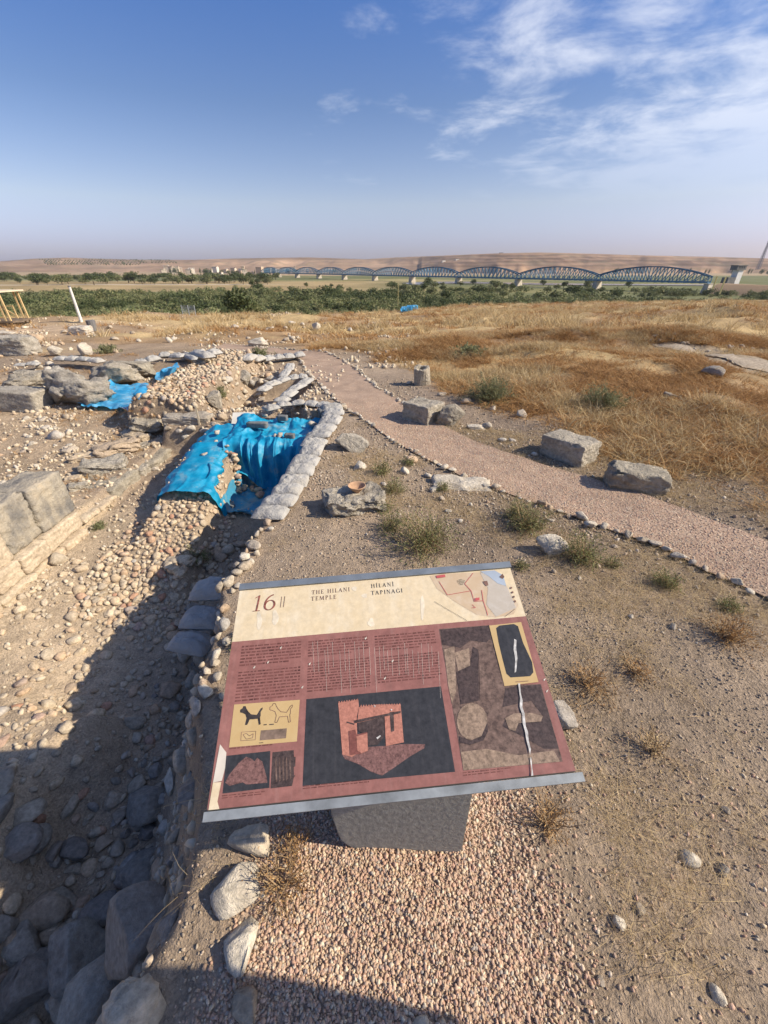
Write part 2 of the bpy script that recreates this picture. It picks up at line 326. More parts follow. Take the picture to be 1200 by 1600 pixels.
def zG(x, y):
    x = np.asarray(x, float); y = np.asarray(y, float)
    z = slope_z(y)
    for mx, my, mh, rx, ry in MOUNDS:
        z = z + mh * np.exp(-((x - mx) / rx) ** 2 - ((y - my) / ry) ** 2)
    far = sst(8, 20, y)
    z = z + fbm(x * .12, y * .12, 3, 3) * .45 * far + fbm(x * .5, y * .5, 5, 4) * (.05 + .2 * far) + np.clip(fbm(x * .9, y * .9, 6, 3), 0, 1) * .14 * sst(1.5, 4, x) * sst(3, 5, y)
    ye = edge_y(x) + fbm(x * .06, y * .02, 8, 3) * 6
    d = sst(0, 55, y - ye); valley = -13.5 + fbm(x * .01, y * .01, 21, 3) * .35
    z = z * (1 - d) + valley * d
    # behind / beside the camera the bank just goes on
    near = (y < 12) & (np.abs(x) < 14)
    if np.any(near):
        X = x[near] if x.ndim else x; Y = y[near] if y.ndim else y
        Z0 = z[near] if z.ndim else z
        e = bank_x(Y) + fbm(X * 0 + 2.2, Y * 2.5, 31, 3) * .05
        zf = floor_z(Y); t = np.clip((e - X) / bank_w(Y), 0, 1); t = t * (1 + .25 * (1 - t))
        t = np.clip(t, 0, 1)
        zbank = Z0 * (1 - t) + zf * t
        lump = fbm(X * 3, Y * 3, 41, 4) * .05
        # A : open trench with cobble slope to the left
        rise = np.clip((-1.5 - X) / 1.45, 0, 1); zA = np.where(X > -1.5, zbank, zf + (-.6 - zf) * rise ** 1.1) + lump * (X < e - .1)
        ms = sst(1.72, 1.45, Y + fbm(X * 3, Y * 2, 43, 3) * .12) * sst(-1.66, -1.9, X + fbm(X * 2, Y * 3, 45, 3) * .12); zA = zA * (1 - ms) + np.maximum(zA, -.64 + lump * .8) * ms
        # B : pit, masonry pier, corridor
        pm = sst(-2.42, -2.3, X) * sst(-1.68, -1.8, X)
        zB0 = np.where(X > -2.0, zbank, -.62); zB = zB0 * (1 - pm) + (pier_z(Y) + lump * .7) * pm
        # C : ledge under the tarp
        tC = np.clip((e - X) / .08, 0, 1); zc0 = np.where(X > -2.0, Z0 * (1 - tC) - .19 * tC, -.6); zC = zc0 * (1 - pm) + pier_z(Y) * pm
        # D : bench and second pit behind
        e2 = bank_x2(Y) + fbm(X * 0 + 7.2, Y * 3, 37, 2) * .06; tD = np.clip((e2 - X) / .12, 0, 1)
        pit2 = sst(6.25, 6.4, Y) * sst(8.2, 8.0, Y); zb = -.22 + (-.3) * pit2 + lump
        back = sst(8.2, 9.6, Y); zb = zb * (1 - back) + Z0 * back
        zD = Z0 * (1 - tD) + zb * tD
        w = sst(2.55, 2.95, Y); zz_ = zA * (1 - w) + zB * w
        w = sst(4.54, 4.61, Y); zz_ = zz_ * (1 - w) + zC * w
        w = sst(5.33, 5.42, Y); zz_ = zz_ * (1 - w) + zD * w
        # T : terrace on the far left
        ter = -.47 + .12 * sst(5.5, 7, Y) + fbm(X * 1.3, Y * 1.3, 44, 4) * .05
        back = sst(8.4, 10, Y); ter = ter * (1 - back) + Z0 * back
        wT = sst(-3.0, -3.12, X) * sst(-9, -6.5, X) * sst(2.0, 2.6, Y); wT2 = sst(-6.5, -10, X)
        zz_ = zz_ * (1 - wT) + ter * wT
        zz_ = zz_ * (1 - wT2) + (Z0 - .3 * sst(12, 9, Y)) * wT2
        rm = rubble_mask(X, Y); zz_ = np.maximum(zz_, zz_ * (1 - rm) + (.02 + .03 * (Y - 6) + lump * .5) * rm)
        wF = sst(12, 10, Y); zz_ = zz_ * wF + Z0 * (1 - wF)
        if z.ndim: z[near] = zz_ + fbm(X * 7, Y * 7, 51, 3) * .008
        else: z = zz_ + fbm(X * 7, Y * 7, 51, 3) * .008
    return z
def hit(px, py, tmax=400):
    d = ray(px, py); ts = np.concatenate([np.linspace(.3, 14, 1400), np.geomspace(14.02, tmax, 900)])
    p = d[None] * ts[:, None]; p[:, 2] += CAM_H
    g = zG(p[:, 0], p[:, 1]); k = np.argmax(p[:, 2] < g)
    if p[k, 2] >= g[k]: k = len(ts) - 1
    a = p[max(k - 1, 0)]; bb = p[k]; da = a[2] - g[max(k - 1, 0)]; db = g[k] - bb[2]; w = da / (da + db + 1e-9)
    q = a + (bb - a) * w; q[2] = float(zG(q[0:1], q[1:2])[0]); return q
def zg1(x, y): return float(zG(np.array([x]), np.array([y]))[0])

def axis(lo, hi, step, far_lo, far_hi, grow=1.045):
    c = list(np.arange(lo, hi, step)); s = step; q = c[-1]
    while q < far_hi: s *= grow; q += s; c.append(q)
    s = step; q = c[0]; l = []
    while q > far_lo: s *= grow; q -= s; l.append(q)
    return np.array(l[::-1] + c)
gx = axis(-4.2, 3.4, .03, -1900, 1900); gy = axis(-.6, 7.0, .03, -60, 1900, 1.04)
GX, GY = np.meshgrid(gx, gy, indexing='ij'); vx, vy = GX.ravel(), GY.ravel(); vz = zG(vx, vy)
# path borders (photo pixels of the two stone rows)
PL = [(335, 545), (362, 548), (420, 556), (468, 562), (482, 583), (500, 602), (522, 625), (560, 650), (600, 680), (640, 705), (700, 735), (760, 762), (792, 772), (862, 797), (933, 822), (1000, 845), (1054, 866), (1096, 891), (1154, 916), (1200, 937), (1262, 965)]
PR = [(350, 537), (385, 540), (440, 546), (508, 551), (535, 563), (560, 580), (590, 607), (630, 632), (664, 652), (700, 670), (740, 690), (783, 706), (854, 729), (942, 755), (992, 770), (1058, 793), (1117, 816), (1196, 847), (1262, 874)]
pl = np.array([hit(*q) for q in PL]); pr = np.array([hit(*q) for q in PR])
def run_on(p, dx):                                                   # the path goes on past the frame
    d = p[-1] - p[-4]; d = d / np.linalg.norm(d[:2]); e = np.array([p[-1] + d * dx * k for k in (1, 2, 3)]); e[:, 2] = zG(e[:, 0], e[:, 1]); return np.vstack([p, e])
pl = run_on(pl, .8); pr = run_on(pr, .8)
def resample(p, step):
    s = np.r_[0, np.cumsum(np.linalg.norm(np.diff(p[:, :2], axis=0), axis=1))]; t = np.arange(0, s[-1], step)
    return np.stack([np.interp(t, s, p[:, k]) for k in range(3)], 1), s[-1]
def inside(poly, x, y):
    poly = np.asarray(poly)[:, :2]; r = np.zeros(np.shape(x), bool); n = len(poly)
    for i in range(n):
        a, bq = poly[i], poly[(i + 1) % n]
        c = ((a[1] > y) != (bq[1] > y)) & (x < (bq[0] - a[0]) * (y - a[1]) / (bq[1] - a[1] + 1e-12) + a[0]); r ^= c
    return r
path_poly = np.vstack([pl, pr[::-1]])
def seg_dist(poly, x, y):
    d = np.full(np.shape(x), 1e9)
    for a, bq in zip(poly[:-1], poly[1:]):
        ab = bq[:2] - a[:2]; l = ab @ ab + 1e-12; t = np.clip(((x - a[0]) * ab[0] + (y - a[1]) * ab[1]) / l, 0, 1)
        d = np.minimum(d, np.hypot(x - a[0] - t * ab[0], y - a[1] - t * ab[1]))
    return d
road_pix = [(1045, 541), (1100, 551), (1150, 562), (1200, 572), (1260, 584)]
road_c = np.array([hit(*q) for q in road_pix])
clear_p = hit(668, 482)
def brown_mask(x, y):
    """rusty dry weeds right of the path and on the mounds"""
    side = np.where(y < 14, x - np.interp(y, pr[::-1, 1][np.argsort(pr[::-1, 1])], pr[::-1, 0][np.argsort(pr[::-1, 1])]), 5)
    a = sst(.75, 1.7, side + fbm(x * .8, y * .8, 61, 3) * .8) * sst(2.2, 3.4, y + fbm(x, y, 62, 2) * .8)
    f = sst(10.5, 14, y + fbm(x * .3, y * .3, 63, 3) * 2.5) * np.where(x < 3, .25 + .75 * sst(-.05, .25, fbm(x * .28 + 3, y * .28, 331, 3)), 1)
    return np.clip(np.maximum(a, f), 0, 1)
def straw_mask(x, y):
    n = fbm(x * .22 + 4, y * .35, 64, 4) + .12
    return sst(-.02, .3, n) * brown_mask(x, y) * sst(5, 9, y)
def ground_color(x, y, z):
    n = fbm(x * .35, y * .35, 71, 4)[:, None]; n2 = fbm(x * 1.7, y * 1.7, 72, 4)[:, None]
    soil = np.array([.3, .229, .163]) * (1 + .28 * n + .2 * n2)
    c = soil
    def lay(c, m, col): m = np.clip(m, 0, 1)[:, None]; return c * (1 - m) + np.array(col) * (1 + .3 * n2) * m
    # dark organic soil right of the panel, towards the path
    dark = sst(.0, .35, fbm(x * .9 + 3, y * .9, 73, 3) + .18) * sst(-.2, .5, x) * sst(1.6, 2.4, y) * sst(7, 5, y)
    c = lay(c, sst(1.3, .4, seg_dist(pr, x, y)) * sst(9, 7, y) * (.45 + .4 * n2[:, 0]), (.2, .155, .118))
    c = lay(c, dark * .65, (.19, .145, .11))
    c = lay(c, sst(-1.0, -2.2, x) * sst(4.2, 3.4, y) * .75 * (y > -5), (.52, .41, .28))      # pale trench fill
    c = lay(c, sst(-3.1, -3.4, x) * sst(10, 8, y) * .8, (.4, .3, .2))                       # terrace
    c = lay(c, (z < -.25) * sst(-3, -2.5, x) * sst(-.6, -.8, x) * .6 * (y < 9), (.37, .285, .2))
    c = lay(c, brown_mask(x, y) * .9, (.34, .225, .12))
    c = lay(c, sst(.1, .45, fbm(x * .7 + 9, y * .7, 75, 4)) * brown_mask(x, y) * .8, (.185, .125, .075))
    c = lay(c, straw_mask(x, y) * .85, (.49, .36, .18))
    rd = seg_dist(road_c, x, y); c = lay(c, sst(.8, .45, rd) * .8, (.35, .285, .21))
    # bare pale ground near the far blue sheet
    c = lay(c, np.exp(-((x - clear_p[0]) / 8) ** 2 - ((y - clear_p[1]) / 13) ** 2) * 1.6, (.44, .35, .26))
    # dig on the far left
    c = lay(c, np.exp(-((x + 18) / 6) ** 2 - ((y - 18) / 5) ** 2) * 1.2, (.45, .34, .235))
    # pink gravel bedding round the panel post
    c = lay(c, sst(.62, .3, x) * sst(bank_x(y) + .12, bank_x(y) + .25, x) * sst(1.2, .8, y) * (y > -3) * .8, (.47, .345, .25))
    # valley floor
    v = sst(-7, -11, z)
    f = fbm(x * .006, y * .014, 81, 4); g2 = fbm(x * .02, y * .03, 82, 3)
    vc = np.array([.15, .155, .07]) + np.clip(f, 0, 1)[:, None] * np.array([.3, .2, .1]) + g2[:, None] * .03
    strip = sst(330, 360, y) * sst(640, 590, y) * sst(60, -60, x); vc = vc * (1 - .85 * strip[:, None]) + np.array([.36, .26, .135]) * (1 + .4 * g2[:, None]) * .85 * strip[:, None]
    strip = sst(1000, 1150, y) * .8; vc = vc * (1 - strip[:, None]) + np.array([.4, .285, .18]) * strip[:, None]
    sand = sst(.02, .0, np.abs(y - 505 - x * .06) / 900) * sst(-80, -150, x) * .9; vc = vc * (1 - sand[:, None]) + np.array([.5, .43, .34]) * sand[:, None]
    c = c * (1 - v[:, None]) + vc * v[:, None]
    return np.clip(c, .02, .8)
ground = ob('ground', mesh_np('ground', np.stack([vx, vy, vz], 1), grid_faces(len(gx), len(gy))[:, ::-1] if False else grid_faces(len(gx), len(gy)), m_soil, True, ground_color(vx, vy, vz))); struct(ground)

# path sheet : fine strip laid 8 mm above the soil
m_path, nt, b = mat_new('path_gravel', 0.95, 0.1)
v = N(nt, 'ShaderNodeTexVoronoi', feature='F1', i_Scale=62.0); g = N(nt, 'ShaderNodeNewGeometry'); nt.links.new(g.outputs['Position'], v.inputs['Vector'])
r = ramp_node(nt, [(0, (.32, .22, .16)), (.3, (.38, .275, .2)), (.6, (.34, .235, .17)), (.85, (.45, .34, .25)), (1, (.28, .2, .155))]); nt.links.new(v.outputs['Color'], r.inputs[0])
n1 = world_noise(nt, 2.2, 6, .6); rr = N(nt, 'ShaderNodeMapRange'); rr.inputs['From Min'].default_value = .3; rr.inputs['From Max'].default_value = .7; rr.inputs['To Min'].default_value = .8; rr.inputs['To Max'].default_value = 1.15; nt.links.new(n1.outputs['Fac'], rr.inputs[0])
s = N(nt, 'ShaderNodeVectorMath', operation='SCALE'); nt.links.new(r.outputs[0], s.inputs[0]); nt.links.new(rr.outputs[0], s.inputs['Scale']); nt.links.new(s.outputs[0], b.inputs['Base Color'])
hgt = M(nt, 'SUBTRACT', 1.0, v.outputs['Distance']); bump(nt, b, hgt, .006, .6)
def strip_between(a, bq, nu, nv, lift=.012):
    def along(p):
        s = np.r_[0, np.cumsum(np.linalg.norm(np.diff(p[:, :2], axis=0), axis=1))]; t = np.linspace(0, s[-1], nu)
        return np.stack([np.interp(t, s, p[:, k]) for k in range(2)], 1)
    A, B = along(a), along(bq); w = np.linspace(0, 1, nv)[None, :, None]; q = (A[:, None] * (1 - w) + B[:, None] * w).reshape(-1, 2)
    return np.c_[q, zG(q[:, 0], q[:, 1]) + lift], grid_faces(nu, nv)
pv, pf = strip_between(pr, pl, 420, 26, .012)
path = struct(ob('path', mesh_np('path', pv, pf, m_path, True)))
rl = np.array([[c[0] - .25, c[1] + .38, 0] for c in road_c]); r2 = np.array([[c[0] - .1, c[1] - .32, 0] for c in road_c])
m_road = mat_plain('road_gravel', (.37, .305, .23), .95, .2, 30, .1, 0, .01)
rv, rf = strip_between(rl, r2, 60, 8, .015); struct(ob('gravel_road', mesh_np('gravel_road', rv, rf, m_road, True)))

# water of the river
m_water, nt, b = mat_new('river_water', 0.08, 0.5); b.inputs['Base Color'].default_value = (.12, .17, .2, 1)
n1 = world_noise(nt, .4, 3); bump(nt, b, n1.outputs['Fac'], .08, .3)
wv = []; wc = [(30, 470), (55, 500), (90, 520), (160, 470), (230, 460), (330, 455), (330, 480), (230, 500), (150, 540), (90, 590), (40, 570), (20, 520)]
struct(ob('river', mesh_poly('river', [(x, y, -12.95) for x, y in wc], [list(range(len(wc)))], m_water)))

# hills beyond the valley : ranges with their own crest line
m_hill, nt, b = mat_new('hill_soil', 0.97, 0.05)
at = N(nt, 'ShaderNodeAttribute', attribute_name='Col'); n1 = world_noise(nt, .012, 7, .65); n2 = world_noise(nt, .09, 5, .6)
k = M(nt, 'ADD', M(nt, 'MULTIPLY', n1.outputs['Fac'], .7), M(nt, 'ADD', M(nt, 'MULTIPLY', n2.outputs['Fac'], .5), .4))
s = N(nt, 'ShaderNodeVectorMath', operation='SCALE'); nt.links.new(at.outputs['Color'], s.inputs[0]); nt.links.new(k, s.inputs['Scale']); nt.links.new(s.outputs[0], b.inputs['Base Color'])
crest_px = ip([-300, 0, 60, 110, 180, 240, 300, 360, 480, 570, 620, 700, 770, 840, 900, 1000, 1100, 1200, 1600], [409, 408.5, 404, 402.5, 405, 406, 406, 404, 402, 405, 402, 399, 396, 394.5, 396, 399, 401, 404, 406])
def hill_h(x, y, dist):
    px = 600 + 745 * x / np.maximum(y, 1); top = (418.5 - crest_px(px)) / 870 * dist + CAM_H + 13.5
    return top
hx = np.linspace(-1.05, 1.05, 560); hy = np.concatenate([np.linspace(1250, 2100, 70), np.linspace(2120, 3400, 60)])
HA, HY = np.meshgrid(hx, hy, indexing='ij'); HXf = (HA * HY).ravel(); HYf = HY.ravel(); ha = HA.ravel()
right = sst(-.05, .2, ha)                                          # bluffs stand nearer on the right
d0 = 2100 - 560 * right + fbm(ha * 3, ha * 0, 91, 3) * 160 + fbm(ha * 16, HYf * .0004, 92, 3) * 110
d1 = d0 + 900 - 480 * right
t = np.clip((HYf - d0) / (d1 - d0), 0, 1)
gully = 1 - .35 * np.abs(fbm(HXf * .006, HYf * .0015, 93, 4)) * 2 * np.sin(np.pi * np.clip(t * 1.1, 0, 1))
prof = np.where(right > .5, t ** .55, t ** .9)
prof = prof * gully
topz = hill_h(HXf, HYf, d1); hz_ = -13.8 + (topz + .0) * np.clip(prof, 0, 1) + fbm(HXf * .004, HYf * .004, 94, 4) * 3.0 * t * (1 - t) * 2
hz_ = hz_ - np.clip(HYf - d1, 0, 1e9) * .012
hn = fbm(HXf * .0035, hz_ * .08, 95, 4)[:, None]; hs = (np.sin(hz_ * .55 + fbm(HXf * .004, HYf * .004, 96, 3) * 3) * .5 + .5)[:, None]
hcol = np.array([.31, .205, .13]) * (1 + .6 * hn) ; bl = (right * sst(.02, .15, t) * sst(1.02, .8, t))[:, None]
hcol = hcol * (1 - .55 * bl) + (np.array([.2, .13, .092]) * (.5 + 1.1 * hs)) * .55 * bl
scr = sst(.05, .4, fbm(HXf * .012, HYf * .02, 97, 4))[:, None] * .45; hcol = hcol * (1 - scr) + np.array([.19, .16, .1]) * scr
struct(ob('hills', mesh_np('hills', np.stack([HXf, HYf, hz_], 1), grid_faces(len(hx), len(hy)), m_hill, True, np.clip(hcol, .02, .8))))

# ================================================================== information panel
SW = .85
S_O = np.array([-.46615, .50179, -1.23911]) * SW + np.array([0, 0, CAM_H])
S_U = np.array([.99614, .07612, .04372]) * SW; S_V = np.array([-.05335, .64686, .24112]) * SW
S_U1 = S_U / np.linalg.norm(S_U); S_N = np.cross(S_U, S_V); S_N /= np.linalg.norm(S_N); S_V1 = np.cross(S_N, S_U1)
S_W = np.linalg.norm(S_U); S_H = np.linalg.norm(S_V)
panel = thing('information_panel', 'tilted faded information panel on a grey stone post in front', 'sign', (0, 0, 0))
def loc_uv(p):
    d = np.asarray(p) - S_O; return np.array([d @ S_U1, d @ S_V1])
def pxuv(px, py):
    d = ray(px, py); o = np.array([0, 0, CAM_H]); t = ((S_O - o) @ S_N) / (d @ S_N); return loc_uv(o + d * t)
def uvw(u, v, h=0.0): return S_O + S_U1 * u + S_V1 * v + S_N * h
SM = {}
def pm(name, col, **kw):
    if name not in SM: SM[name] = mat_plain(name, col, **kw)
    return SM[name]
def panel_mat(name, base, streak, amt=.6, sc=(60, 4), rough=.3, blot=None, n2s=16, dark=.0):
    """faded print: streaks run down the slope of the board"""
    m, nt, b = mat_new(name, rough, .4); g = N(nt, 'ShaderNodeNewGeometry')
    du = N(nt, 'ShaderNodeVectorMath', operation='DOT_PRODUCT'); du.inputs[1].default_value = tuple(S_U1); dv = N(nt, 'ShaderNodeVectorMath', operation='DOT_PRODUCT'); dv.inputs[1].default_value = tuple(S_V1)
    nt.links.new(g.outputs['Position'], du.inputs[0]); nt.links.new(g.outputs['Position'], dv.inputs[0])
    c = N(nt, 'ShaderNodeCombineXYZ'); nt.links.new(M(nt, 'MULTIPLY', du.outputs['Value'], sc[0]), c.inputs[0]); nt.links.new(M(nt, 'MULTIPLY', dv.outputs['Value'], sc[1]), c.inputs[1])
    n = N(nt, 'ShaderNodeTexNoise', i_Scale=1.0, i_Detail=6.0, i_Roughness=.65); nt.links.new(c.outputs[0], n.inputs['Vector'])
    r = N(nt, 'ShaderNodeMapRange'); r.inputs['From Min'].default_value = .48; r.inputs['From Max'].default_value = .72; r.inputs['To Max'].default_value = amt; nt.links.new(n.outputs['Fac'], r.inputs[0])
    n2 = world_noise(nt, n2s, 7, .72); r2 = N(nt, 'ShaderNodeMapRange'); r2.inputs['From Min'].default_value = .35; r2.inputs['From Max'].default_value = .7; r2.inputs['To Min'].default_value = .0; r2.inputs['To Max'].default_value = 1.0; nt.links.new(n2.outputs['Fac'], r2.inputs[0])
    q = mixrgb(nt, M(nt, 'MULTIPLY', r.outputs[0], r2.outputs[0]), base, streak)
    q = mixrgb(nt, M(nt, 'MULTIPLY', r2.outputs[0], .5), q, blot or tuple(x * .82 for x in base))
    if dark:
        n4 = world_noise(nt, n2s * 3.1, 6, .75); r4 = N(nt, 'ShaderNodeMapRange'); r4.inputs['From Min'].default_value = .3; r4.inputs['From Max'].default_value = .7; r4.inputs['To Min'].default_value = 1 - dark; r4.inputs['To Max'].default_value = 1 + dark; nt.links.new(n4.outputs['Fac'], r4.inputs[0])
        sv_ = N(nt, 'ShaderNodeVectorMath', operation='SCALE'); nt.links.new(q, sv_.inputs[0]); nt.links.new(r4.outputs[0], sv_.inputs['Scale']); q = sv_.outputs[0]
    nt.links.new(q, b.inputs['Base Color']); return m
m_cream = panel_mat('faded_cream_print', (.66, .53, .335), (.78, .72, .6), .9, (26, 3.5), blot=(.72, .62, .45), n2s=18, dark=.12)
m_maroon = panel_mat('faded_maroon_print', (.27, .12, .1), (.42, .27, .23), .5, (70, 3), blot=(.32, .145, .12), n2s=12, dark=.22)
m_photo_dark = panel_mat('dark_photo_print', (.042, .042, .045), (.12, .11, .11), .5, (90, 3), dark=.35, n2s=20)
m_photo_brown = panel_mat('brown_photo_print', (.13, .085, .067), (.25, .17, .13), .7, (20, 14), blot=(.2, .14, .11), n2s=24, dark=.7)
m_photo_tan = panel_mat('tan_photo_print', (.3, .215, .15), (.4, .3, .22), .6, (20, 20), blot=(.17, .12, .09), n2s=30, dark=.6)
m_photo_mid = panel_mat('mid_photo_print', (.075, .052, .046), (.16, .11, .09), .6, (24, 24), blot=(.05, .04, .038), n2s=40, dark=.7)
m_brick_l = panel_mat('pink_model_light', (.44, .19, .135), (.5, .26, .19), .5, (40, 20), n2s=40, dark=.35); m_brick_d = panel_mat('pink_model_dark', (.2, .075, .06), (.28, .12, .09), .5, (40, 20), n2s=40, dark=.4)
m_brick_b = panel_mat('pink_model_base', (.2, .105, .09), (.3, .17, .14), .8, (50, 40), blot=(.13, .07, .065), n2s=50, dark=.7)
m_ochre = panel_mat('ochre_print', (.52, .36, .165), (.62, .49, .28), .6, (20, 8), blot=(.57, .42, .21))
m_ink = mat_plain('print_ink', (.05, .042, .04), .55, .3, 60); m_ink_red = mat_plain('faded_red_ink', (.24, .085, .065), .55, .3, 60); m_ink_fade = mat_plain('faded_brown_ink', (.19, .105, .08), .55, .35, 60)
m_text = mat_plain('paragraph_ink', (.155, .062, .053), .6, .3, 50)
m_alu = mat_plain('grey_aluminium_rail', (.27, .3, .32), .42, .12, 20, .5, .55); m_alu2 = mat_plain('scuffed_rail', (.27, .29, .3), .6, .25, 14, .4, .3)
m_edge = mat_plain('dark_panel_edge', (.06, .055, .05), .6)
m_white_p = mat_plain('bird_dropping', (.52, .5, .47), .7, .3, 60); m_peel = mat_plain('peeled_paper', (.62, .56, .47), .8, .12, 12)
m_blue_p = mat_plain('map_blue', (.34, .39, .45), .5); m_pink_p = mat_plain('map_red', (.45, .1, .1), .5); m_map1 = panel_mat('map_tan', (.53, .39, .25), (.66, .58, .47), .9, (30, 30), blot=(.6, .48, .33)); m_map2 = panel_mat('map_grey', (.5, .44, .36), (.7, .66, .6), .9, (40, 40))
def obox(name, u0, u1, v0, v1, h0, h1, mat, bev=0):
    vs = [uvw(u, v, h) for u in (u0, u1) for v in (v0, v1) for h in (h0, h1)]
    f = [(0, 1, 3, 2), (4, 6, 7, 5), (0, 4, 5, 1), (2, 3, 7, 6), (0, 2, 6, 4), (1, 5, 7, 3)]
    return ob(name, mesh_poly(name, vs, f, mat), panel)
obox('board', .004, S_W - .004, .02, S_H - .015, -.012, -.0005, m_edge)
# rails : lower one overhangs a little
obox('bottom_rail', -.004, S_W + .012, -.0, .0185, -.012, .004, m_alu2); obox('top_rail', .0, S_W + .002, S_H - .017, S_H + .004, -.016, .006, m_alu)
LAY = [0.0]
def sheet(name, pts, mat, lvl=1, parent=None, px=True):
    """flat print on the board from a list of polygons"""
    if pts and not hasattr(pts[0][0], '__len__'): pts = [pts]
    vs = []; fs = []
    for poly in pts:
        n = len(vs)
        for q in poly:
            u, v = pxuv(*q) if px else q
            u = min(max(u, .001), S_W - .001); v = min(max(v, .0215), S_H - .0175); vs.append(uvw(u, v, lvl * .0004))
        fs.append(list(range(n, n + len(poly))))
    me = mesh_poly(name, vs, fs, mat)
    bm = bmesh.new(); bm.from_mesh(me); bm.normal_update()
    for f in bm.faces:
        if f.normal.dot(Vector(S_N)) < 0: f.normal_flip()
    bm.to_mesh(me); bm.free()
    o = ob(name, me, parent or panel)
    if len(pts) > 1: o['kind'] = 'stuff'
    return o
W_, H_ = S_W, S_H
def z1(q, s=2.0, o=(310, 870)): return (o[0] + q[0] / s, o[1] + q[1] / s)          # crop coordinates of my notes
def Z(*qs): return [z1(q) for q in qs]
hb = [pxuv(*z1(q)) for q in ((120, 265), (1030, 185))]
sheet('header_print', [(.001, hb[0][1]), (W_ - .001, hb[1][1]), (W_ - .001, H_ - .018), (.001, H_ - .018)], m_cream, 1, px=False)
sheet('body_print', [(.001, .022), (W_ - .001, .022), (W_ - .001, hb[1][1]), (.001, hb[0][1])], m_maroon, 1, px=False)
# lettering : serif glyphs drawn as strokes
def arc(cx, cy, rx, ry, a0, a1, w0, w1, n=14):
    o = []; i_ = []
    for k in range(n + 1):
        a = R(a0 + (a1 - a0) * k / n); w = w1 + (w0 - w1) * abs(math.cos(a)); o.append((cx + rx * math.cos(a), cy + ry * math.sin(a))); i_.append((cx + (rx - w) * math.cos(a), cy + (ry - w * .9) * math.sin(a)))
    return [[o[k], o[k + 1], i_[k + 1], i_[k]] for k in range(n)]
def rc(x0, x1, y0, y1): return [(x0, y0), (x1, y0), (x1, y1), (x0, y1)]
TK, TN, SF = .13, .055, .04
def stem(x, y0=0, y1=1): return [rc(x, x + TK, y0, y1), rc(x - .09, x + TK + .09, y0, y0 + SF), rc(x - .09, x + TK + .09, y1 - SF, y1)]
GL = {
 'T': (.78, [rc(.33, .33 + TK, 0, 1), rc(.22, .57, 0, SF), rc(.02, .77, .94, 1), rc(.02, .06, .76, .94), rc(.73, .77, .76, .94)]),
 'H': (.9, stem(.12) + stem(.66) + [rc(.25, .66, .49, .54)]),
 'E': (.7, stem(.12) + [rc(.12, .6, .94, 1), rc(.12, .62, 0, .055), rc(.25, .48, .49, .54), rc(.56, .6, .78, .94), rc(.58, .62, .05, .24), rc(.45, .48, .4, .63)]),
 'I': (.38, stem(.12)), 'İ': (.38, stem(.12) + [arc(.185, 1.14, .08, .08, 0, 360, .08, .08)[k] for k in range(14)]),
 'L': (.66, stem(.12) + [rc(.12, .58, 0, .055), rc(.55, .59, .05, .26)]),
 'A': (.86, [[(.02, 0), (.09, 0), (.44, .93), (.4, 1)], [(.62, 0), (.78, 0), (.46, 1), (.38, .98)], rc(-.04, .2, 0, SF), rc(.54, .86, 0, SF), rc(.2, .62, .33, .38)]),
 'N': (.9, [rc(.12, .12 + TN, 0, 1), rc(.7, .7 + TN, 0, 1), [(.1, 1), (.25, 1), (.755, .0), (.69, 0)], rc(.02, .26, 0, SF), rc(.0, .2, 1 - SF, 1), rc(.6, .86, 1 - SF, 1)]),
 'M': (1.08, [rc(.1, .1 + TN, 0, 1), rc(.82, .82 + TK, 0, 1), [(.1, 1), (.24, 1), (.53, .12), (.47, .02)], [(.83, 1), (.9, 1), (.52, .02), (.47, .1)], rc(.0, .26, 0, SF), rc(.73, 1.03, 0, SF)]),
 'P': (.7, stem(.12) + arc(.3, .74, .33, .26, -95, 95, TK, TN) + [rc(.2, .3, .945, 1), rc(.2, .3, .48, .53)]),
 'G': (.9, arc(.48, .5, .43, .51, 42, 318, TK, TN) + [rc(.72, .72 + TK, .06, .46), rc(.62, .93, .42, .46), rc(.8, .83, .72, .95)]),
 'Ğ': (.9, arc(.48, .5, .43, .51, 42, 318, TK, TN) + [rc(.72, .72 + TK, .06, .46), rc(.62, .93, .42, .46), rc(.8, .83, .72, .95)] + arc(.48, 1.26, .18, .16, 195, 345, .05, .05)),
 '1': (.62, [rc(.26, .26 + .1, 0, 1), rc(.1, .52, 0, SF), [(.08, .86), (.3, 1), (.3, .93), (.1, .82)]]),
 '6': (.8, arc(.4, .32, .34, .33, 0, 360, .12, .05, 22) + arc(.62, .42, .56, .6, 100, 186, .1, .08)),
 '|': (.3, [rc(.12, .17, -.1, 1.0)]), ' ': (.38, [])}
def lettering(name, s, px0, height, mat, track=.05, lvl=3, slant=0):
    """px0: photo pixel of the baseline's left end"""
    u0, v0 = pxuv(*px0); polys = []; x = 0
    for ch in s:
        w, ps = GL[ch]
        for p in ps: polys.append([(u0 + (x + q[0] + slant * q[1]) * height, v0 + q[1] * height) for q in p])
        x += w + track
    return sheet(name, polys, mat, lvl, px=False), x * height
def cap_h(a, bq): return abs(pxuv(*a)[1] - pxuv(*bq)[1])
nh = cap_h((400, 932), (397, 957))
lettering('number_lettering', '16', (392, 956), nh * .98, m_ink_red, .0, slant=.1); lettering('number_bars', '||', (436, 948), nh * .62, m_ink_fade, -.02, slant=.05)
th = cap_h((490, 918), (488, 928)) * .62
def fit(s, x0, x1, y, h, mat, name):
    w = pxuv(x1, y)[0] - pxuv(x0, y)[0]; tot = sum(GL[c][0] for c in s); tr = (w / h - tot) / max(len(s) - 1, 1); lettering(name, s, (x0, y), h, mat, tr)
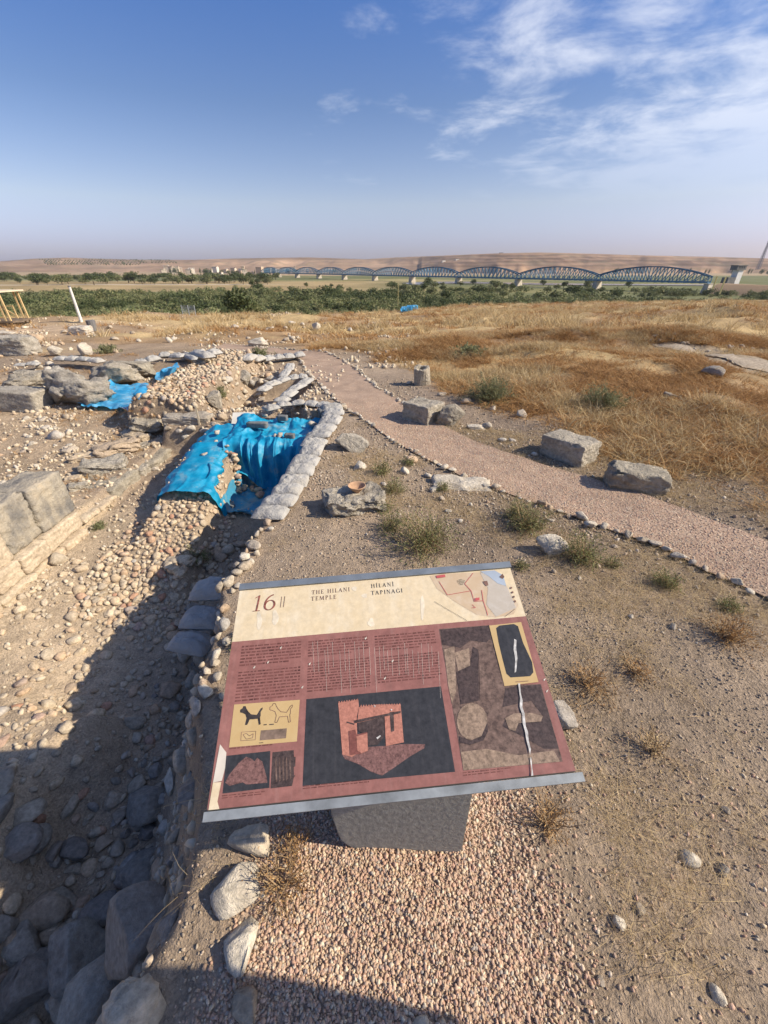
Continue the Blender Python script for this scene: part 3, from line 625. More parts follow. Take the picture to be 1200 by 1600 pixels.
fit('THE HILANI', 487, 547, 929, th, m_ink_fade, 'title_lettering'); fit('TEMPLE', 486, 526, 939, th, m_ink_fade, 'title_lettering')
fit('HİLANİ', 580, 616, 919, th, m_ink, 'title_lettering'); fit('TAPINAĞI', 580, 630, 930, th, m_ink, 'title_lettering')
# three columns of paragraph text
def text_block(pu0, pu1, rows, seed):
    r = random.Random(seed); polys = []
    for (y0, y1, n) in rows:
        a = pxuv(pu0[0], y0); bq = pxuv(pu0[0], y1); c0 = pxuv(*pu0)[0]; c1 = pxuv(*pu1)[0]
        for k in range(n):
            v0 = a[1] + (bq[1] - a[1]) * (k + .5) / n; hgt = abs(bq[1] - a[1]) / n * .5; u = c0; end = c1 - (r.random() * .3 * (c1 - c0) if k == n - 1 else 0)
            while u < end:
                w = min(r.uniform(.005, .017), end - u)
                hh2 = hgt * r.uniform(.75, 1.1); polys.append([(u, v0 - hh2 / 2), (u + w, v0 - hh2 / 2), (u + w, v0 + hh2 / 2), (u, v0 + hh2 / 2)]); u += w + r.uniform(.0022, .004)
    return polys
sheet('paragraph_text', text_block(z1((126, 360)), z1((318, 360)), [(z1((0, 278))[1], z1((0, 345))[1], 7), (z1((0, 358))[1], z1((0, 455))[1], 10)], 1), m_text, 2, px=False)
sheet('paragraph_text', text_block(z1((342, 340)), z1((535, 340)), [(z1((0, 262))[1], z1((0, 315))[1], 6), (z1((0, 330))[1], z1((0, 425))[1], 11)], 2), m_text, 2, px=False)
sheet('paragraph_text', text_block(z1((556, 320)), z1((752, 320)), [(z1((0, 245))[1], z1((0, 298))[1], 6), (z1((0, 312))[1], z1((0, 398))[1], 10)], 3), m_text, 2, px=False)
for (a, bq, y0, y1, n, sd) in (((72, 760), (205, 760), 744, 758, 2, 5), ((326, 728), (560, 728), 714, 728, 2, 6), ((828, 685), (985, 685), 671, 687, 2, 7), ((96, 600), (240, 600), 596, 604, 1, 8)):
    sheet('caption_text', text_block(z1(a), z1(bq), [(z1((0, y0))[1], z1((0, y1))[1], n)], sd), m_text, 2, px=False)
# dog drawings on their ochre card
card = sheet('dog_drawing_card', Z((112, 462), (317, 447), (308, 577), (96, 596)), m_ochre, 2)
def dog(ox, oy, s=1.0):
    b0 = [(0, 12), (8, 6), (10, 0), (17, 0), (20, 8), (26, 18), (34, 26), (52, 28), (58, 18), (64, 8), (70, 4), (70, 10), (64, 18), (64, 30), (62, 36), (64, 58), (58, 60), (55, 40), (40, 42), (30, 42), (22, 60), (15, 60), (20, 38), (16, 26), (8, 22), (0, 20)]
    return [(ox + x * s, oy + y * s * .98) for x, y in b0]
d1 = dog(131, 467); sheet('dog_figure', [z1(q) for q in d1], m_ink, 3, card)
d2 = dog(224, 459)
def outline(pts, w):
    out = []
    for a, bq in zip(pts, pts[1:] + pts[:1]):
        dx, dy = bq[0] - a[0], bq[1] - a[1]; l = math.hypot(dx, dy) + 1e-6; nx, ny = -dy / l * w, dx / l * w
        out.append([z1((a[0] + nx, a[1] + ny)), z1((bq[0] + nx, bq[1] + ny)), z1((bq[0] - nx, bq[1] - ny)), z1((a[0] - nx, a[1] - ny))])
    return out
sheet('dog_outline', outline(d2, .9), m_ink_fade, 3, card)
sheet('seal_drawing', outline([(135, 548), (180, 545), (178, 572), (133, 575)], .7) + outline([(140, 556), (150, 552), (160, 560), (172, 553), (170, 566), (150, 570)], .8), m_ink_fade, 3, card)
sheet('seal_photo', Z((196, 543), (277, 536), (274, 567), (192, 574)), pm('seal_grey', (.2, .14, .105), var=.3, scale=40), 3, card)
sheet('scale_bar', [Z((204, 524), (214, 523), (214, 526), (204, 527)), Z((222, 523), (236, 522), (236, 525), (222, 526)), Z((190, 581), (203, 580), (203, 582), (190, 583))], m_ink, 3, card)
# small relief photographs
ph = sheet('relief_photo', Z((88, 622), (225, 607), (222, 722), (205, 724), (76, 740)), m_photo_dark, 2)
sheet('relief_fragment', Z((84, 706), (96, 682), (126, 645), (150, 625), (168, 632), (176, 640), (184, 628), (200, 640), (214, 690), (216, 706), (150, 712), (140, 705), (98, 716)), m_brick_b, 3, ph)
ph = sheet('relief_photo', Z((232, 611), (298, 604), (299, 625), (304, 626), (303, 655), (298, 657), (299, 682), (303, 684), (298, 690), (293, 716), (226, 724)), m_photo_mid, 2)
sheet('relief_stripes', [Z((240 + k * 11, 640 - k), (244 + k * 11, 625 - k), (247 + k * 11, 700 - k * 2), (242 + k * 11, 706 - k * 2)) for k in range(5)], m_photo_brown, 3, ph)
# reconstruction model on black
mp = sheet('temple_model_picture', Z((338, 445), (758, 405), (802, 672), (326, 716)), m_photo_dark, 2)
sheet('model_base', Z((448, 616), (470, 598), (600, 590), (640, 585), (708, 586), (706, 598), (660, 625), (610, 660), (574, 684), (540, 672), (500, 648), (458, 632)), m_brick_b, 3, mp)
sheet('model_tower', Z((437, 457), (500, 447), (502, 470), (495, 500), (498, 614), (480, 626), (450, 618), (444, 540)), m_brick_l, 4, mp)
sheet('model_tower_top', [Z(*[(437 + k * 8, 455 - k * 1.1), (441 + k * 8, 451 - k * 1.1), (443 + k * 8, 458 - k * 1.1)]) for k in range(8)], m_brick_l, 4, mp)
sheet('model_wall', Z((502, 470), (560, 462), (632, 462), (642, 580), (586, 592), (582, 500), (496, 520)), m_brick_l, 4, mp)
sheet('model_battlement', [Z((505 + k * 8, 470 - k * .4), (509 + k * 8, 462 - k * .3), (512 + k * 8, 470 - k * .4)) for k in range(16)], m_brick_l, 5, mp)
sheet('model_roof_edge', Z((486, 512), (632, 482), (632, 489), (488, 521)), m_photo_mid, 6, mp)
sheet('model_opening', Z((500, 521), (580, 502), (582, 560), (560, 588), (530, 590), (528, 560), (500, 545)), m_photo_mid, 5, mp)
sheet('model_stair', Z((470, 545), (490, 540), (495, 556), (528, 548), (530, 606), (508, 616), (474, 620)), m_brick_d, 6, mp)
sheet('model_stair', Z((494, 562), (528, 552), (530, 606), (510, 614), (497, 606)), m_brick_l, 7, mp)
sheet('model_slot', [Z((598, 486), (610, 485), (612, 545), (602, 548)), Z((464, 515), (488, 522), (487, 526), (463, 519)), Z((470, 548), (496, 556), (495, 560), (470, 552))], m_photo_mid, 5, mp)
sheet('paint_chip', [Z((556, 566), (568, 558), (570, 561), (560, 571)), Z((548, 465), (554, 466), (552, 472)), Z((600, 476), (606, 478), (604, 483))], m_white_p, 8, mp)
# large excavation photograph
ex = sheet('excavation_photo', Z((752, 226), (908, 214), (1000, 400), (1070, 398), (1138, 640), (828, 668)), m_photo_brown, 2)
sheet('photo_shade', Z((756, 228), (908, 215), (918, 250), (900, 268), (850, 262), (820, 285), (762, 275)), m_photo_mid, 3, ex)
sheet('photo_stone', [Z((800, 300), (846, 285), (850, 350), (812, 360)), Z((768, 290), (800, 280), (806, 420), (792, 460), (780, 400))], m_photo_tan, 3, ex)
sheet('photo_pillar', Z((806, 360), (850, 340), (858, 282), (874, 290), (876, 450), (820, 462)), m_photo_mid, 4, ex)
sheet('photo_pillar', Z((876, 300), (920, 290), (955, 400), (950, 440), (880, 450)), m_photo_brown, 4, ex)
sheet('photo_shade', Z((960, 410), (1068, 399), (1126, 600), (1080, 600), (1010, 560), (950, 530), (960, 505), (1030, 490), (1078, 500), (1040, 450), (950, 470)), m_photo_mid, 3, ex)
sheet('photo_boulder', Z((958, 505), (985, 490), (1040, 488), (1076, 498), (1070, 515), (1000, 520), (990, 545), (970, 540)), m_photo_tan, 5, ex)
sheet('photo_boulder', [Z(*[(855 + 48 * math.cos(a) , 515 + 58 * math.sin(a)) for a in np.linspace(0, 6.28, 17)[:-1]])], m_photo_tan, 4, ex)
sheet('photo_shade', Z((815, 560), (850, 575), (885, 560), (902, 520), (905, 545), (890, 575), (850, 588), (818, 580)), m_photo_mid, 5, ex)
sheet('photo_ground', Z((820, 610), (900, 600), (1000, 620), (1110, 605), (1130, 640), (828, 667)), m_photo_tan, 3, ex)
# stele card over it
sc2 = sheet('stele_card', Z((908, 216), (1008, 205), (1062, 392), (956, 405)), m_ochre, 6)
sheet('stele_photo', Z((930, 224), (940, 216), (985, 211), (998, 218), (1014, 270), (1042, 330), (1046, 362), (1036, 374), (975, 378), (962, 366), (950, 320), (938, 270)), m_photo_dark, 7, sc2)
sheet('stele_caption', Z((990, 391), (1030, 388), (1030, 390), (990, 393)), m_ink_fade, 7, sc2)
# site map in the header
mpm = sheet('site_map', Z((722, 60), (760, 54), (900, 48), (960, 95), (1000, 150), (985, 180), (930, 190), (870, 182), (800, 140), (745, 100)), m_map1, 2)
sheet('map_fields', Z((880, 50), (925, 52), (965, 95), (992, 160), (930, 188), (900, 150), (905, 100)), m_map2, 3, mpm)
sheet('map_river', Z((880, 46), (925, 43), (952, 58), (962, 92), (935, 84), (908, 62)), m_blue_p, 4, mpm)
def poly_line(pts, w):
    out = []
    for a, bq in zip(pts, pts[1:]):
        dx, dy = bq[0] - a[0], bq[1] - a[1]; l = math.hypot(dx, dy) + 1e-6; nx, ny = -dy / l * w, dx / l * w
        out.append([z1((a[0] + nx, a[1] + ny)), z1((bq[0] + nx, bq[1] + ny)), z1((bq[0] - nx, bq[1] - ny)), z1((a[0] - nx, a[1] - ny))])
    return out
sheet('map_route', poly_line([(752, 78), (778, 120), (852, 107), (832, 85), (858, 52)], .8) + poly_line([(852, 107), (862, 140), (890, 138), (900, 168), (904, 184)], .9) + poly_line([(885, 105), (890, 138)], .9) + poly_line([(855, 150), (866, 160), (854, 160)], .7), m_pink_p, 5, mpm)
sheet('map_building', [Z((742, 60), (770, 56), (772, 64), (745, 68)), Z((864, 130), (878, 128), (878, 136), (865, 138))], m_pink_p, 6, mpm)
sheet('map_dots', [[z1((738 + k * 4.1 + q[0], 140 + k * 2.4 + q[1])) for q in ((0, 0), (2, 1), (2, 3), (0, 2))] for k in range(25)] + [[z1((958 + k * 4 + q[0], 186 - k * 3 + q[1])) for q in ((0, 0), (2, -1), (2, 1), (0, 2))] for k in range(8)], m_ink, 5)
sheet('map_symbols', [Z(*[(977 + k * 4 + 3.4 * math.cos(a), 98 + k * 14 + 3.4 * math.sin(a)) for a in np.linspace(0, 6.28, 9)[:-1]]) for k in range(4)] + [Z((940, 64), (950, 54), (956, 64), (950, 70)), Z((888, 78), (902, 76), (906, 90), (898, 92))], m_ink_fade, 6)
# weathering : dropping, scratches, peeled corner
sheet('bird_dropping', [Z((986, 258), (993, 262), (992, 285), (996, 318), (992, 360), (987, 364), (989, 320), (984, 290)), Z((998, 397), (1004, 397), (1006, 425), (1012, 450), (1011, 470), (1018, 490), (1022, 530), (1029, 548), (1031, 575), (1038, 602), (1035, 622), (1031, 600), (1024, 575), (1019, 545), (1012, 520), (1011, 495), (1003, 470), (1004, 440)), Z((1035, 628), (1039, 626), (1042, 660), (1047, 690), (1044, 704), (1040, 670))], m_white_p, 9)
sheet('peeled_corner', Z((68, 586), (88, 612), (84, 660), (74, 700), (46, 706)), m_peel, 3); sheet('worn_corner', Z((46, 706), (72, 704), (60, 765), (66, 790), (30, 806)), m_cream, 3)
sc_r = random.Random(4); scr = []
for k in range(26):
    x = 360 + k * 15.5 + sc_r.uniform(-5, 5); y = sc_r.uniform(262, 300); L = sc_r.uniform(60, 150); scr += poly_line([(x, y), (x + L * .05, y + L)], .28)
sheet('scratches', scr, m_peel, 3)
sheet('scuffs', [Z((x, y), (x + 7, y - 5), (x + 5, y + 1), (x + 1, y + 5)) for x, y in ((215, 330), (345, 335), (322, 408), (255, 285), (520, 255), (580, 380), (604, 326), (1078, 384), (1086, 420), (172, 346), (872, 715))], m_peel, 4)
sheet('header_stain', [Z(*[(x + rx * (1 + .3 * math.sin(3 * a + x)) * math.cos(a), y + ry * math.sin(a)) for a in np.linspace(0, 6.28, 13)[:-1]]) for x, y, rx, ry in ((520, 122, 9, 7), (488, 100, 8, 7), (540, 205, 10, 14), (240, 190, 10, 24), (190, 200, 8, 30), (700, 160, 6, 40), (820, 80, 12, 10))], mat_plain('bleached_print', (.7, .61, .46), .6, .12, 40), 2)
# post : dark grey block with a rounded lower left corner
m_post = mat_plain('grey_basalt_post', (.3, .285, .245), .9, .1, 60, .2, 0, .004)
def post_mesh():
    out = [(-.205, .62), (-.2, .2), (-.185, .06), (-.165, .02), (-.12, -.02), (.217, -.03), (.212, .3), (.205, .66)]
    front = [np.array([.04, .59, 0]) + np.array([u, -.03 * u, 0]) for u, _ in out]
    v = []
    for dy in (0, .2):
        for (u, zq), p in zip(out, front):
            q = p + np.array([0, dy, zq if zq < .5 else 0])
            if zq >= .5:
                t = ((S_O - q) @ S_N) / S_N[2]; q = q + np.array([0, 0, t - .02])
            v.append(q)
    n = len(out); f = [list(range(n))[::-1], list(range(n, 2 * n))] + [[k, (k + 1) % n, n + (k + 1) % n, n + k] for k in range(n)]
    me = mesh_poly('post', v, f, m_post); bm = bmesh.new(); bm.from_mesh(me); bmesh.ops.recalc_face_normals(bm, faces=bm.faces[:]); bmesh.ops.bevel(bm, geom=bm.edges[:], offset=.006, segments=2, affect='EDGES'); bm.to_mesh(me); bm.free(); return me
ob('post', post_mesh(), panel)

# ================================================================== stones, walls, bags, sheets
ROCKS = [rock_me('stone', 100 + k, 2, m_lime, (1, r_[0], r_[1]), cuts=10, rough=.055) for k, r_ in enumerate([(.8, .6), (.7, .55), (.9, .7), (.65, .5), (.85, .45), (.75, .65), (.6, .6), (.95, .8), (.7, .4), (.8, .75)])]
COBS = [rock_me('stone', 150 + k, 2, m_cobble, (1, r_[0], r_[1]), cuts=9, rough=.05, depth=(.48, .85)) for k, r_ in enumerate([(.8, .6), (.7, .55), (.9, .7), (.65, .5), (.85, .6), (.75, .65), (.9, .5), (.95, .8)])]
GREYS = [rock_me('stone', 180 + k, 3, m_grey, (1, r_[0], r_[1]), cuts=9, rough=.05) for k, r_ in enumerate([(.8, .6), (.7, .5), (.9, .6), (.65, .5), (.8, .7)])]
PALES = [rock_me('stone', 200 + k, 2, m_white, (1, r_[0], r_[1]), cuts=10, rough=.055) for k, r_ in enumerate([(.8, .6), (.7, .5), (.9, .6), (.65, .5), (.8, .7), (.6, .45)])]
SHARDS = [rock_me('stone', 220 + k, 3, m_white if k % 2 else m_lime, (1, r_[0], r_[1]), cuts=16, rough=.045, depth=(.35, .7)) for k, r_ in enumerate([(.8, .5), (.7, .45), (.9, .5), (.65, .4), (.75, .55), (.6, .45)])]
def rrot(flat=True, r=rng):
    return (r.uniform(-.35, .35), r.uniform(-.35, .35), r.uniform(0, 6.28)) if flat else tuple(r.uniform(0, 6.28, 3))
def put(name, me, p, size, sink=.25, parent=None, rot=None, hz=.55):
    """a stone resting in the ground at p"""
    o = ob(name, me, parent, (p[0], p[1], p[2] + size * (hz / 2 - sink * hz)), rot or rrot(), size); return o
def put_px(name, pool, px, py, wpx, label, cat='stone', group=None, sink=.2, z=None, rot=None):
    p = hit(px, py) if z is None else at_z(px, py, z)
    dep = p[1] * cp - (p[2] - CAM_H) * sp; size = wpx / F_PX * dep
    me = pool[int(rng.integers(len(pool)))]
    o = put(name, me, p, size, sink, None, rot); tag(o, label, cat, group); return o

# ---- rows of stones edging the path
n_edge = 0
for border, lab in ((pl, 'small pale stone in the near stone row edging the pink path'), (pr, 'small pale stone in the far stone row edging the pink path')):
    q, L = resample(border, .082)
    for k in range(len(q)):
        if rng.random() < .1 or n_edge > 298: continue
        a = q[min(k + 1, len(q) - 1)] - q[max(k - 1, 0)]; nrm = np.array([-a[1], a[0]]) / (np.hypot(a[0], a[1]) + 1e-9)
        x, y = q[k, :2] + nrm * rng.normal(0, .018); s = .05 + .075 * rng.random() ** 1.3
        pool = PALES if rng.random() < .4 else (SHARDS if rng.random() < .6 else ROCKS)
        o = put('edging_stone', pool[int(rng.integers(len(pool)))], (x, y, zg1(x, y) + .008), s, .18); tag(o, lab, 'stone', 'stones edging the path'); n_edge += 1

# ---- ashlar wall on the left : slabs, course, far blocks
m_slab, nt, b = mat_new('stained_slab', .92, .15)
n1 = world_noise(nt, 3, 6, .6); g = N(nt, 'ShaderNodeNewGeometry'); mpn = N(nt, 'ShaderNodeMapping'); mpn.inputs['Scale'].default_value = (7, 7, 1.6); nt.links.new(g.outputs['Position'], mpn.inputs[0])
n2 = N(nt, 'ShaderNodeTexNoise', i_Scale=1.6, i_Detail=5.0, i_Roughness=.6); nt.links.new(mpn.outputs[0], n2.inputs['Vector']); n3 = world_noise(nt, 45, 5, .65)
r = ramp_node(nt, [(.3, (.5, .41, .29)), (.48, (.4, .345, .265)), (.62, (.2, .185, .165)), (.8, (.13, .125, .12))]); nt.links.new(M(nt, 'ADD', M(nt, 'MULTIPLY', n1.outputs['Fac'], .65), M(nt, 'MULTIPLY', n2.outputs['Fac'], .4)), r.inputs[0])
nt.links.new(r.outputs[0], b.inputs['Base Color']); bump(nt, b, n3.outputs['Fac'], .02, .9)
m_ash = mat_stone('ashlar_stone', [(0, (.55, .45, .32)), (.5, (.49, .385, .265)), (1, (.58, .49, .37))], (.3, .22, .15), .4, 5, .01)
wall = thing('ashlar_wall', 'low ruined wall of squared limestone with two tall stained slabs at left', 'wall', (0, 0, 0))
def blk(y0, y1, x_face, thick, z0, z1_, mat, seed, label=None, name='block', **kw):
    me = block_me(name, seed, (thick, y1 - y0 - .006, z1_ - z0), mat, **kw); o = ob(name, me, wall, (x_face - thick / 2, (y0 + y1) / 2, z0)); 
    if label: o['label'] = label
    return o
blk(2.70, 3.06, -3.05, .3, -.39, .035, m_slab, 301, 'tall dark stained slab', 'slab', rough=.0075, bevel=.012, chip=.02, n=22); blk(3.06, 3.50, -3.04, .33, -.395, .02, m_slab, 302, 'tall dark stained slab', 'slab', rough=.0075, bevel=.012, chip=.02, n=22)
blk(2.2, 2.70, -3.03, .35, -.40, -.13, m_ash, 303, rough=.008, bevel=.015)
for k, (a, c_) in enumerate([(2.1, 2.42), (2.42, 2.68), (2.68, 2.98), (2.98, 3.46), (3.46, 3.72), (3.72, 4.03)]):
    blk(a, c_, -3.0 + .012 * (k % 3), .32, -.56, -.40 if k < 4 else -.47 - .01 * k, m_ash, 310 + k, rough=.007, bevel=.015)
for k, (a, c_) in enumerate([(2.0, 2.36), (2.36, 2.72), (2.72, 3.1), (3.1, 3.4)]): blk(a, c_, -2.95 + .015 * (k % 2), .3, -.72, -.565, m_ash, 320 + k, rough=.01, bevel=.02)
for k, (a, c_, t_, zt) in enumerate([(4.03, 4.62, .55, -.47), (4.62, 4.84, .3, -.5), (4.84, 5.42, .5, -.5), (5.42, 5.8, .35, -.53)]): blk(a, c_, -3.03 + .03 * k, t_, -.7, zt, m_weather, 330 + k, rough=.014, bevel=.025, chip=.05)
# broken slabs and rubble lying behind it
for k, (px, py, w, lab) in enumerate([(345 / 2.4 + 20, 735, 60, ''), (185, 705, 62, ''), (133, 717, 40, ''), (233, 668, 44, ''), (214, 690, 38, ''), (250, 692, 30, ''), (228, 697, 22, ''), (206, 680, 26, ''), (115, 748, 24, ''), (122, 762, 26, '')]):
    p = hit(px, py); w_ = w / F_PX * (p[1] * cp - (p[2] - CAM_H) * sp); me = block_me('slab_fragment', 340 + k, (w_, w_ * rng.uniform(.55, .8), w_ * rng.uniform(.22, .38)), (m_weather, m_lime, m_ash)[k % 3], rough=.05 * w_, bevel=.07 * w_, chip=.3 * w_, n=12)
    tag(ob('slab_fragment', me, None, (p[0], p[1], p[2] - .02), (rng.uniform(-.1, .1), rng.uniform(-.1, .1), rng.uniform(-.5, .9))), ['flat broken slab nearest the tall stained slabs', 'long broken slab in the middle behind the low wall', 'thin grey slab lying left of the low wall blocks', 'squarish slab behind the low wall near the lintel', 'pale broken slab below the squarish slab', 'small slab at the far end of the low wall', 'little pale slab between larger broken slabs', 'rough slab left of the squarish slab', 'small flat fragment beside the tall stained slab', 'lower flat fragment beside the tall stained slab'][k], 'stone', 'broken slabs behind the wall')
put_px('pale_stone', PALES, 87, 684, 34, 'long pale flat stone on the brown terrace at left', sink=.35); put_px('pale_stone', PALES, 110, 706, 26, 'small rounded pale stone on the brown terrace at left', sink=.35)
put_px('stone', PALES, 7, 758, 18, 'small white stone at left edge above the tall slabs'); put_px('boulder', ROCKS, 93, 878, 34, 'round orange tinted stone below the squared wall on trench floor', sink=.2)

# ---- big blocks and boulders, each its own shape
def big(name, px, py, dims, label, cat='stone', rz=0, mat=None, seed=1, kind='block', z=None, tilt=(0, 0), sink=.04, **kw):
    p = hit(px, py) if z is None else at_z(px, py, z)
    if kind == 'block': me = block_me(name, seed, dims, mat or m_weather, **kw); zo = p[2] - sink
    else: me = rock_me(name, seed, 4, mat or m_weather, dims, **kw); zo = p[2] + dims[2] * .5 - sink
    o = ob(name, me, None, (p[0], p[1] + dims[1] * .35, zo), (tilt[0], tilt[1], rz)); return tag(o, label, cat)
big('stone_block', 893, 721, (.46, .32, .25), 'large squared rough stone block right of the path', rz=-.92, seed=401, rough=.008, bevel=.014, chip=.03, n=20)
big('stone_block', 997, 768, (.46, .25, .22), 'broken stone block with worn right end beside the path edging', rz=-.28, seed=402, rough=.012, bevel=.018, chip=.08, n=20, tilt=(.08, .05))
big('stone_block', 662, 660, (.40, .34, .26), 'squared grey block on the path edge beside a boulder', rz=-.75, seed=403, rough=.009, bevel=.014, chip=.04, n=18)
big('boulder', 706, 668, (.36, .28, .32), 'rounded rough boulder next to the squared grey block', seed=404, kind='rock', cuts=8, rough=.06)
big('stone', 745, 672, (.30, .13, .1), 'low pale broken stone right of the boulder at path edge', seed=405, kind='rock', mat=m_white, cuts=8, rough=.07)
big('stone_slab', 722, 764, (.5, .22, .07), 'flat pale slab lying across the near path edging', seed=406, kind='block', mat=m_white, rough=.014, bevel=.02, chip=.05, rz=-.12, n=18, tilt=(.22, 0))
big('white_rock', 868, 872, (.24, .15, .14), 'rough white rock among green weeds right of the panel', seed=407, kind='rock', mat=m_white, cuts=13, rough=.06, depth=(.35, .7), sink=.02)
big('bowl_stone', 553, 800, (.44, .3, .15), 'broken flat stone block that carries the clay bowl', seed=408, rough=.022, bevel=.025, chip=.07, rz=.32, n=20)
big('stone', 546, 705, (.42, .24, .2), 'large leaning stone beside the sandbag rim', seed=409, kind='rock', mat=m_weather, cuts=8, rough=.05, rz=-.3, tilt=(.1, .25))
big('stone', 563, 735, (.15, .12, .12), 'upright angular grey white stone near the clay bowl', seed=410, kind='rock', mat=m_white, cuts=14, rough=.03, depth=(.35, .65))
big('left_block', 24, 642, (.95, .42, .34), 'smooth grey squared block at left edge of the terrace', seed=411, mat=m_weather, rough=.008, bevel=.03, rz=-.1, n=16, sink=.02)
big('boulder', 92, 636, (1.15, .8, .62), 'massive rough boulder left of the small blue sheet', seed=412, kind='rock', cuts=9, rough=.14, depth=(.5, .8))
big('boulder', 143, 640, (.9, .75, .5), 'cracked rough boulder beside the small blue sheet', seed=413, kind='rock', cuts=9, rough=.14, depth=(.5, .8))
big('boulder', 180, 605, (1.0, .6, .5), 'broad rough boulder behind the small blue sheet', seed=414, kind='rock', cuts=9, rough=.14, depth=(.5, .8))
big('boulder', 30, 612, (1.1, .7, .45), 'low weathered boulder behind the left squared block', seed=415, kind='rock', cuts=8, rough=.13)
big('boulder', 210, 592, (.9, .6, .42), 'rough boulder under the white bag roll behind blue sheet', seed=416, kind='rock', cuts=8, rough=.13)
big('lintel_stone', 292, 664, (.62, .26, .16), 'long grey lintel stone lying at foot of the cobble wall', seed=417, mat=m_grey, rough=.016, bevel=.025, rz=.1, n=18, z=None, chip=.06)
big('stone', 335, 640, (.3, .25, .3), 'rough upright stone at right end of the grey lintel', seed=418, kind='rock', mat=m_weather, cuts=8, rough=.06)
big('stone', 393, 607, (.34, .24, .26), 'leaning grey stone in the second dug pit', seed=419, kind='rock', mat=m_grey, cuts=7, rough=.05, tilt=(.3, .2)); big('boulder', 381, 602, (.36, .3, .3), 'rounded pale boulder in the second dug pit', seed=420, kind='rock', mat=m_weather, cuts=6, rough=.07)
big('stone', 424, 597, (.3, .2, .16), 'flat pale stone at back of the second dug pit', seed=421, kind='rock', mat=m_white, cuts=8, rough=.06)
big('stone', 405, 542, (.75, .35, .35), 'pale pointed rock where the path bends out of sight', seed=422, kind='rock', mat=m_white, cuts=9, rough=.07); big('stone', 493, 518, (.55, .4, .5), 'upright pale rock on the mound beyond the path', seed=423, kind='rock', mat=m_white, cuts=8, rough=.07)
big('stone', 124, 524, (.75, .5, .35), 'pale squared rock left of the dry mound', seed=424, mat=m_white, rough=.03, bevel=.06, chip=.1); big('stone', 133, 556, (.42, .35, .34), 'pale rounded rock standing on the terrace edge at left', seed=425, kind='rock', mat=m_white, cuts=8, rough=.06)
big('stone', 86, 557, (.32, .28, .3), 'small upright pale rock left of the rounded terrace rock', seed=426, kind='rock', mat=m_white, cuts=8, rough=.06)
big('stone_block', 20, 555, (.85, .6, .45), 'grey block with broken front at far left', seed=427, mat=m_weather, rough=.03, bevel=.06, chip=.12); big('boulder', 48, 540, (.7, .5, .4), 'pale broken boulder behind the far left grey block', seed=428, kind='rock', mat=m_lime, cuts=8, rough=.07); big('boulder', 10, 530, (.8, .5, .3), 'low pale boulder at far left photo edge', seed=429, kind='rock', mat=m_white, cuts=8, rough=.07)
big('boulder', 1122, 590, (.42, .3, .2), 'dark rounded boulder in dry grass near the gravel road', seed=430, kind='rock', mat=m_grey, cuts=6, rough=.05); big('stone', 1050, 625, (.2, .16, .14), 'small stone half buried in brown weeds right', seed=431, kind='rock', mat=m_weather, cuts=8, rough=.06)
big('stone', 884, 1140, (.13, .15, .1), 'tan rounded stone peeking out behind right side of the panel', seed=432, kind='rock', mat=m_lime, cuts=7, rough=.05)
big('stone', 886, 1240, (.05, .045, .04), 'small white stone under lower right corner of the panel', seed=433, kind='rock', mat=m_white, cuts=8, rough=.05)
big('stone', 944, 1040, (.085, .055, .04), 'tan oval stone right of the panel, nearer of two', seed=434, kind='rock', mat=m_lime, cuts=5, rough=.04, smooth=True); big('stone', 970, 1024, (.09, .055, .045), 'pale oval stone right of the panel, farther of two', seed=435, kind='rock', mat=m_white, cuts=5, rough=.04, smooth=True)
# hollow column stump
cs = thing('hollow_column', 'pale hollow stone stump standing right of the path', 'column', tuple(hit(660, 600)), .3)
def ring(r0, r1, z0, z1, n=26, seed=0):
    v = []; f = []
    prof = [(r0 * 1.04, z0), (r0, (z0 + z1) / 2), (r0 * .97, z1 - .02), (r0 * .93, z1), (r1 * 1.06, z1), (r1, z1 - .02), (r1 * .9, z1 - .16)]
    for k in range(n):
        a = 2 * math.pi * k / n
        for r_, z_ in prof:
            w = 1 + .07 * float(vnoise(np.array(math.cos(a) * 2.3 + z_ * 5), np.array(math.sin(a) * 2.3), seed)); v.append((r_ * w * math.cos(a), r_ * w * math.sin(a), z_ + .02 * float(vnoise(np.array(math.cos(a) * 3.), np.array(math.sin(a) * 3.), seed + 3))))
    m_ = len(prof)
    for k in range(n):
        for j in range(m_ - 1): f.append([k * m_ + j, ((k + 1) % n) * m_ + j, ((k + 1) % n) * m_ + j + 1, k * m_ + j + 1])
    return v, f + [[k * m_ + m_ - 1 for k in range(n)]]
ob('drum', mesh_poly('drum', *ring(.135, .08, -.08, .28, seed=5), m_weather), cs, rot=(.1, -.14, 0))
# clay bowl
bp = at_z(555, 757, .135); bowl_prof = [(.022, 0), (.026, .004), (.03, .012), (.05, .032), (.064, .05), (.071, .058), (.071, .062), (.066, .062), (.058, .052), (.044, .034), (.02, .018), (.0005, .016)]
bv, bf = [], []; nb = 28
for k in range(nb):
    a = 2 * math.pi * k / nb
    for r_, z_ in bowl_prof: bv.append((r_ * math.cos(a), r_ * math.sin(a), z_))
mb = len(bowl_prof)
for k in range(nb):
    for j in range(mb - 1): bf.append([k * mb + j, ((k + 1) % nb) * mb + j, ((k + 1) % nb) * mb + j + 1, k * mb + j + 1])
bf.append([k * mb for k in range(nb)][::-1])
stb = [o for o in C.objects if o.name.startswith('bowl_stone')][0]
tag(ob('clay_bowl', mesh_poly('clay_bowl', bv, bf, mat_plain('terracotta', (.45, .28, .17), .8, .15, 20), True), None, (stb.location.x + .02, stb.location.y + .02, stb.location.z + .148)), 'shallow terracotta clay bowl set on the broken stone block', 'bowl')

